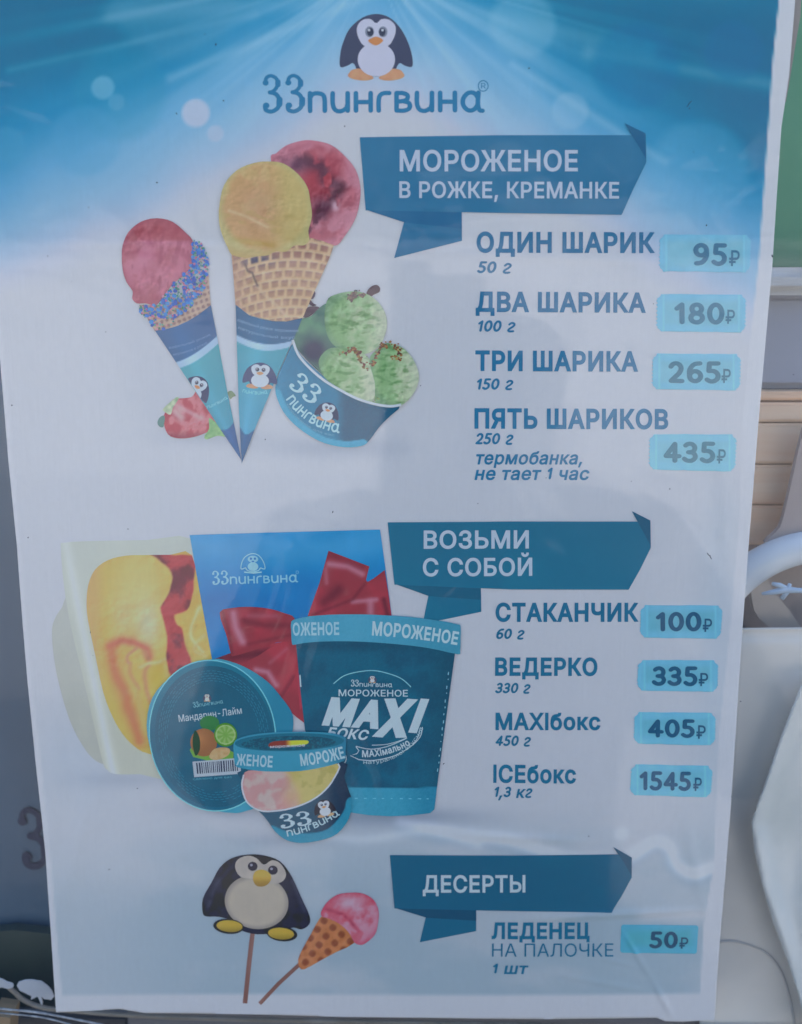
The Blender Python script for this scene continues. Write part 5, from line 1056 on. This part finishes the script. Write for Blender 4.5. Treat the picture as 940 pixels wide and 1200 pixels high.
torn = plain('torn_paper', (.5, .52, .56), (.62, .64, .68), .8, 60)
for P, lb in (([(19.6, 1155), (22, 1151), (28, 1149), (38, 1148.5), (48, 1150), (55, 1155), (61, 1162), (63.5, 1168), (60, 1172), (52, 1171), (48, 1168), (50, 1176), (49, 1178.5), (46.5, 1173), (44, 1168), (40, 1170), (36, 1172), (36.5, 1167), (30, 1164), (23, 1161)], 'white torn scrap shaped like a cloud beside the poster corner'),
              ([(-25, 1150), (-8, 1146.5), (2, 1147.5), (8, 1151), (15, 1153), (15.5, 1157), (10, 1159), (2, 1157), (-6, 1161), (-20, 1160)], 'white torn scrap cut by the left edge of the view')):
    P2 = []
    for (x0, y0), (x1, y1) in zip(P, P[1:] + P[:1]):
        P2 += [(x0, y0), ((x0 + x1) / 2 + random.uniform(-.5, .5), (y0 + y1) / 2 + random.uniform(-.5, .5))]
    tag(slab('torn_scrap', outl(P2, .012), .0006, torn), lb, 'paper scrap', 'torn white scraps by the poster corner')
# clear plastic tray with a tan rim along the foot
tray = empty('plastic_tray', 'clear plastic tray with worn tan rim under the poster', 'tray', tuple(hit(100, 1230, .02)))
tan = plain('worn_tan_plastic', (.24, .21, .17), (.34, .31, .27), .35, 60)
tube('tray_rim', [tuple(hit(x, y, .022)) for x, y in smooth([(-40, 1140), (0, 1150), (14, 1160), (28, 1172), (48, 1180), (80, 1184), (200, 1192), (500, 1199), (960, 1207)], 5, False)], .0011, tan, tray)
tube('tray_edge', [tuple(hit(x, y, -.001)) for x, y in smooth([(-30, 1178), (0, 1182), (40, 1186), (70, 1191), (110, 1199), (150, 1208)], 5, False)], .0005, plain('clear_edge', (.22, .22, .23), (.55, .55, .56), .2, 260), tray)
tube('tray_edge', [tuple(hit(x, y, -.001)) for x, y in smooth([(-30, 1183), (0, 1187), (40, 1191), (66, 1196), (100, 1206)], 5, False)], .0004, bpy.data.materials['clear_edge'], tray)
def boxm(name, P, Y, depth, mat, parent=None):
    return slab(name, outl(P, Y), depth, mat, parent)
shelf = tag(boxm('shelf_board', [(-300, 1187), (148, 1195), (148, 1400), (-300, 1400)], .03, .004, plain('dark_shelf', (.03, .035, .045), (.07, .06, .06), .6, 14)), 'dark shelf board at the bottom left corner', 'shelf')
shelf2 = tag(boxm('grey_ledge', [(150, 1180), (1100, 1182), (1100, 1400), (150, 1400)], .028, .004, plain('grey_ledge_paint', (.15, .15, .165), (.2, .2, .215), .6, 10)), 'flat grey ledge running beneath the poster', 'ledge')
tag(boxm('orange_wooden_block', [(-10, 1190), (12, 1193), (9, 1230), (-10, 1230)], .012, .012, plain('orange_wood', (.32, .22, .13), (.4, .28, .16), .5, 30)), 'small orange tan block in the bottom left corner', 'block')

# right side: green board, white ledge, grey bin, wooden boards, ring, folded sheet
YR = .05
tag(boxm('green_board', [(840, -260), (1400, -260), (1400, 318), (840, 312)], YR + .05, .01, plain('green_paint', (.13, .35, .20), (.17, .42, .26), .45, 5)), 'green painted board at the upper right', 'board')
tag(slab('tan_post', outl([(935, -40), (941, -40), (938, 20), (931, 60), (925.5, 95), (921, 120), (920, 100), (925, 60)], .012), .004, plain('tan_post_paint', (.4, .34, .32), (.46, .4, .36), .5, 20)), 'thin curved tan strip against the poster near the top right', 'strip')
led = box('white_ledge', *(lambda a_, b_: (a_[0], b_[0] + .5, YR, YR + .02, b_[2], a_[2]))(at(850, 313, YR), at(950, 346, YR)), plain('chalky_white', (.4, .42, .44), (.66, .67, .68), .7, 22, stretch=(1, 1, 4), bump=.004), None, .004)
tag(led, 'chalky white ledge below the green board', 'ledge')
bin_ = box('lavender_panel', *(lambda a_, b_: (a_[0], b_[0] + .5, YR + .012, YR + .03, b_[2], a_[2]))(at(850, 344, YR + .012), at(950, 456, YR + .012)), plain('lavender_grey', (.30, .34, .44), (.35, .39, .49), .5, 6), None, .003)
tag(bin_, 'lavender grey panel between the white ledge and the boards', 'panel')
wood = empty('board_cladding', 'stack of light tan horizontal boards at the right edge', 'cladding', tuple(at(900, 620, YR)))
wm = plain('tan_wood', (.93, .60, .40), (.95, .69, .50), .55, 26, stretch=(.3, 1, 5), bump=.0012)
ys = [459, 471.5, 495.5, 544.5, 592, 640]
for k in range(5):
    a_, b_ = at(845, ys[k] + .9, YR), at(950, ys[k + 1] - .9, YR)
    box('board', a_[0], b_[0] + .4, YR + (.004 if k == 0 else 0), YR + .016, b_[2], a_[2], wm, wood, .0012)
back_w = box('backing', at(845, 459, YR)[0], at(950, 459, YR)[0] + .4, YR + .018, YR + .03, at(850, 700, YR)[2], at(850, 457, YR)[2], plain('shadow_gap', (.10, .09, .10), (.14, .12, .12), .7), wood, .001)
# arm-shaped darker sheet standing in for shade on the boards, extreme right
tag(boxm('painted_shade', smooth([(950, 500), (940, 512), (932, 545), (922, 590), (914, 618), (900, 640), (980, 650), (1010, 520)], 4), YR - .012, .003, plain('painted_shade_brown', (.40, .33, .32), (.5, .42, .39), .7, 20)), 'dim brown grey patch standing in for soft shade across the boards at the right edge', 'shade_patch')
tag(boxm('brown_backdrop_board', [(840, 636), (1300, 630), (1300, 745), (840, 745)], YR + .004, .02, plain('brown_board', (.34, .29, .29), (.42, .36, .35), .6, 14)), 'dim brown board below the tan boards', 'board')
# ring
def torus(name, c, Rr, r, rx, mat, parent=None, a0=0, a1=360, n=64, flat=1.0):
    pts = [(c[0] + Rr * math.cos(R(a0 + (a1 - a0) * k / n)), c[1] + flat * Rr * math.sin(R(a0 + (a1 - a0) * k / n)) * math.sin(rx), c[2] + Rr * math.sin(R(a0 + (a1 - a0) * k / n)) * math.cos(rx)) for k in range(n + 1)]
    return tube(name, pts, r, mat, parent, 16)
cR = at(960, 778, YR - .02); pxm = (at(961, 778, YR - .02)[0] - cR[0])
ring = torus('white_ring', cR, 140 * pxm, 19 * pxm, 0.1, plain('white_plastic', (.68, .74, .78), (.76, .8, .84), .35, 14), None, 0, 180)
tag(ring, 'large pale blue white plastic hoop cut by the right edge', 'hoop')
band = tag(boxm('tan_strut', smooth([(880, 668), (893, 662), (905, 690), (925, 715), (945, 742), (985, 770), (930, 770), (905, 738), (884, 716)], 3), YR - .012, .004, plain('tan_strut_paint', (.42, .37, .34), (.5, .44, .4), .6, 20)), 'slanting tan strut inside the pale hoop', 'strut')
clip = empty('blue_clip', 'small pale blue plastic clip inside the hoop at the right edge', 'clip', tuple(at(920, 692, YR - .03)))
cm_ = plain('blue_plastic', (.3, .44, .6), (.46, .58, .7), .3, 40)
def ct(n, P, r): return tube(n, [tuple(at(x, y, YR - .03)) for x, y in P], [q * pxm for q in r], cm_, clip)
ct('bar', [(893, 696), (905, 694), (920, 691), (935, 692), (960, 692)], [1.6, 3, 4.2, 3, 3]); ct('prong', [(905, 684), (914, 686), (922, 690)], [2, 3, 3]); ct('prong', [(916, 702), (922, 694), (926, 684)], [2.4, 3, 2])
# pale folded sheet below
def sheet(name, P, Y0, fn, mat, label, cat, step=6):
    v, f = grid_fill(P, step); Z = Y0 + fn(v[:, 0], v[:, 1]); Q = np.array([hit(x, y, z) for (x, y), z in zip(v, Z)])
    me = bpy.data.meshes.new(name); me.from_pydata(Q.tolist(), [], f.tolist()); o = link(name, me, None, mat); m = o.modifiers.new('t', 'SOLIDIFY'); m.thickness = .001; return tag(o, label, cat)
pl = plain('pale_grey_sheet', (.74, .71, .66), (.90, .86, .80), .5, 17)
sheet('grey_sheet', [(835, 738), (1200, 735), (1200, 1215), (820, 1215)], .024, lambda x, y: 0.004 * np.sin(x / 50.) * 0 + .002 * np.exp(-((y - 742) / 6.) ** 2), pl, 'flat pale grey panel filling the lower right', 'panel')
def fold(x, y):
    r = np.interp(y, [780, 860, 965, 1040, 1120, 1215], [948, 916, 882, 896, 924, 950]); d = x - r
    return np.where(d < 0, 0.009 * np.exp(-(d / 7) ** 2), .009 - .006 * sm(0, 22, d) + .003 * np.sin((x + y * .5) / 26.) * sm(10, 40, d)) * -1
sheet('folded_sheet', [(953, 790), (940, 806), (918, 862), (898, 920), (880.5, 963), (884, 1000), (893, 1036), (905, 1080), (924, 1130), (938, 1170), (948, 1215), (1150, 1215), (1150, 780)], YR * 0 + .021, fold, plain('pale_plastic_sheet', (.60, .64, .62), (.80, .80, .76), .32, 22), 'pale bluish folded plastic sheet with sharp crease at the right edge', 'plastic sheet', 4)
tube('seam', [tuple(at(x, y, .0235)) for x, y in smooth([(842, 1104), (858, 1103), (880, 1108), (900, 1118), (913, 1134), (921, 1152), (928, 1180), (934, 1215)], 4, False)], .0005, plain('seam_grey', (.5, .49, .48), (.6, .58, .56), .6), bpy.data.objects['grey_sheet'], 8)
# back of the case, enlarged into an added wall that blocks the sun
bk = box('sun_block_wall', -2.6, 2.6, .5, .6, GZ, 3.0, plain('case_back_paint', (.05, .07, .10), (.07, .09, .12), .7), None, .004); tag(bk, 'dim blue grey back wall behind everything, enlarged to block the sun', 'kiosk wall')

# ------------------------------------------------------------------ ground behind the photographer
me = bpy.data.meshes.new('ground'); me.from_pydata([(-600, -1000, GZ), (600, -1000, GZ), (600, 60, GZ), (-600, 60, GZ)], [], [(0, 1, 2, 3)])
g = link('ground', me, None, plain('pavement', (.17, .165, .16), (.23, .225, .22), .9, 3), False); g['kind'] = 'structure'; g['label'] = 'grey pavement'
pv = bpy.data.meshes.new('added_paving'); pv.from_pydata([(-40, -8.4, GZ + .004), (40, -8.4, GZ + .004), (40, -3.4, GZ + .004), (-40, -3.4, GZ + .004)], [], [(3, 2, 1, 0)])  # added pale strip, evens out the reflection below the wall
pvo = link('added_paving', pv, None, plain('pale_paving', (.30, .29, .28), (.36, .35, .34), .9, 2), False); pvo['kind'] = 'structure'; pvo['label'] = 'pale ground strip added before the pale wall for its reflection'
# added unseen pale wall and hedge that brighten and darken the pane's reflections
wl = box('added_wall', -16, 16, -8.7, -8.4, GZ, 1.80, plain('pale_render', (.42, .41, .40), (.50, .49, .48), .8, 2.0), None, .02)
tag(wl, 'long pale rendered wall added across the pavement to brighten reflections', 'wall')
box('coping', -16.05, 16.05, -8.76, -8.34, 1.803, 1.86, bpy.data.materials['pale_render'], wl, .01)
hr = random.Random(5); V = []; F = []
for k in range(9000):
    x = hr.uniform(-18, 18); face = hr.random(); z = hr.uniform(GZ, 6.1 + .25 * math.sin(x * 2.1) + .2 * math.sin(x * .7)); y = -9.4 + hr.uniform(-.25, .25) + .2 * math.sin(x * 3 + z * 2); sz = hr.uniform(.09, .2)
    a_ = Vector((hr.gauss(0, 1), hr.gauss(0, 1), hr.gauss(0, 1))).normalized(); b_ = a_.orthogonal().normalized(); c_ = Vector((x, y, z)); n = len(V)
    V += [tuple(c_ - a_ * sz), tuple(c_ + b_ * sz * .45), tuple(c_ + a_ * sz), tuple(c_ - b_ * sz * .45)]; F.append((n, n + 1, n + 2, n + 3))
me = bpy.data.meshes.new('hedge_leaves'); me.from_pydata(V, [], F)
hd = box('added_hedge', -18, 18, -10.6, -9.55, GZ, 5.9, plain('hedge_core', (.02, .035, .015), (.03, .05, .02), .9, 6), None, .15); tag(hd, 'tall dark leafy mass added behind the pale wall to darken reflections', 'added_hedge')
lv = link('leaves', me, hd, plain('hedge_leaf', (.035, .07, .02), (.07, .12, .04), .6, 3), False); lv['kind'] = 'stuff'
# photographer mirrored faintly in the pane
def photographer():
    # joints in metres, built behind the camera, facing the pane
    J = dict(pelvis=(.06, -.66, .93), waist=(.06, -.65, 1.08), chest=(.06, -.63, 1.26), neck=(.05, -.61, 1.40), head0=(.05, -.595, 1.47), head1=(.05, -.59, 1.56), crown=(.05, -.60, 1.62),
             ls=(-.12, -.62, 1.345), le=(-.20, -.50, 1.15), lw=(-.07, -.425, 1.31), lh=(-.045, -.412, 1.345), rs=(.24, -.62, 1.345), re=(.33, -.50, 1.17), rw=(.15, -.425, 1.33), rh=(.12, -.412, 1.36),
             lhip=(-.03, -.66, .88), lk=(-.05, -.64, .48), la=(-.05, -.67, .09), lt=(-.06, -.53, .03), rhip=(.15, -.66, .88), rk=(.17, -.64, .48), ra=(.17, -.67, .09), rt=(.18, -.53, .03))
    rad = dict(pelvis=.15, waist=.14, chest=.165, neck=.06, head0=.08, head1=.108, crown=.085, ls=.085, le=.055, lw=.03, lh=.03, rs=.085, re=.055, rw=.03, rh=.03, lhip=.1, lk=.062, la=.042, lt=.03, rhip=.1, rk=.062, ra=.042, rt=.03)
    E_ = [('pelvis', 'waist'), ('waist', 'chest'), ('chest', 'neck'), ('neck', 'head0'), ('head0', 'head1'), ('head1', 'crown'), ('chest', 'ls'), ('ls', 'le'), ('le', 'lw'), ('lw', 'lh'), ('chest', 'rs'), ('rs', 're'), ('re', 'rw'), ('rw', 'rh'),
          ('pelvis', 'lhip'), ('lhip', 'lk'), ('lk', 'la'), ('la', 'lt'), ('pelvis', 'rhip'), ('rhip', 'rk'), ('rk', 'ra'), ('ra', 'rt')]
    for s, side in (('l', 1), ('r', -1)):
        hx, hy, hz = J[s + 'h']
        for k in range(5):
            dz = (.028, .012, -.004, -.020, .03)[k]; ln = (.02, .023, .021, .017, .014)[k]
            p1 = (hx + side * (.014 if k < 4 else .004), hy + (.008 if k < 4 else -.004), hz + dz * .8); p2 = (p1[0] + side * ln * .7, p1[1] + .003, p1[2] + (0 if k < 4 else .016))
            J[f'{s}f{k}a'] = p1; J[f'{s}f{k}b'] = p2; rad[f'{s}f{k}a'] = .0085; rad[f'{s}f{k}b'] = .0078; E_ += [(s + 'h', f'{s}f{k}a'), (f'{s}f{k}a', f'{s}f{k}b')]
    ks = list(J); me = bpy.data.meshes.new('person'); me.from_pydata([J[k] for k in ks], [(ks.index(a_), ks.index(b_)) for a_, b_ in E_], [])
    o = bpy.data.objects.new('person', me); COL.objects.link(o); o.location = (.02, 0, GZ); me.materials.append(plain('dark_jacket', (.03, .035, .05), (.045, .05, .065), .8, 20))
    sk = o.modifiers.new('skin', 'SKIN'); o.modifiers.new('sub', 'SUBSURF').levels = 2; o.modifiers['sub'].render_levels = 2
    lay = me.skin_vertices[0] if me.skin_vertices else None
    if lay is None:
        bpy.context.view_layer.objects.active = o; bpy.ops.mesh.customdata_skin_add(); lay = me.skin_vertices[0]
    for i, k in enumerate(ks): lay.data[i].radius = (rad[k], rad[k]); 
    lay.data[0].use_root = True
    tag(o, 'photographer in dark clothing holding up a phone before the pane', 'person'); return o
photographer()
ph = empty('phone', 'black phone held up by the photographer', 'phone', (.03, -.40, 1.37))
box('phone_body', -.008, .064, -.404, -.396, 1.285, 1.435, plain('phone_black', (.015, .015, .018), (.02, .02, .024), .3), ph, .003)
box('camera_bump', -.008, .022, -.396, -.3925, 1.405, 1.445, bpy.data.materials['phone_black'], ph, .001)
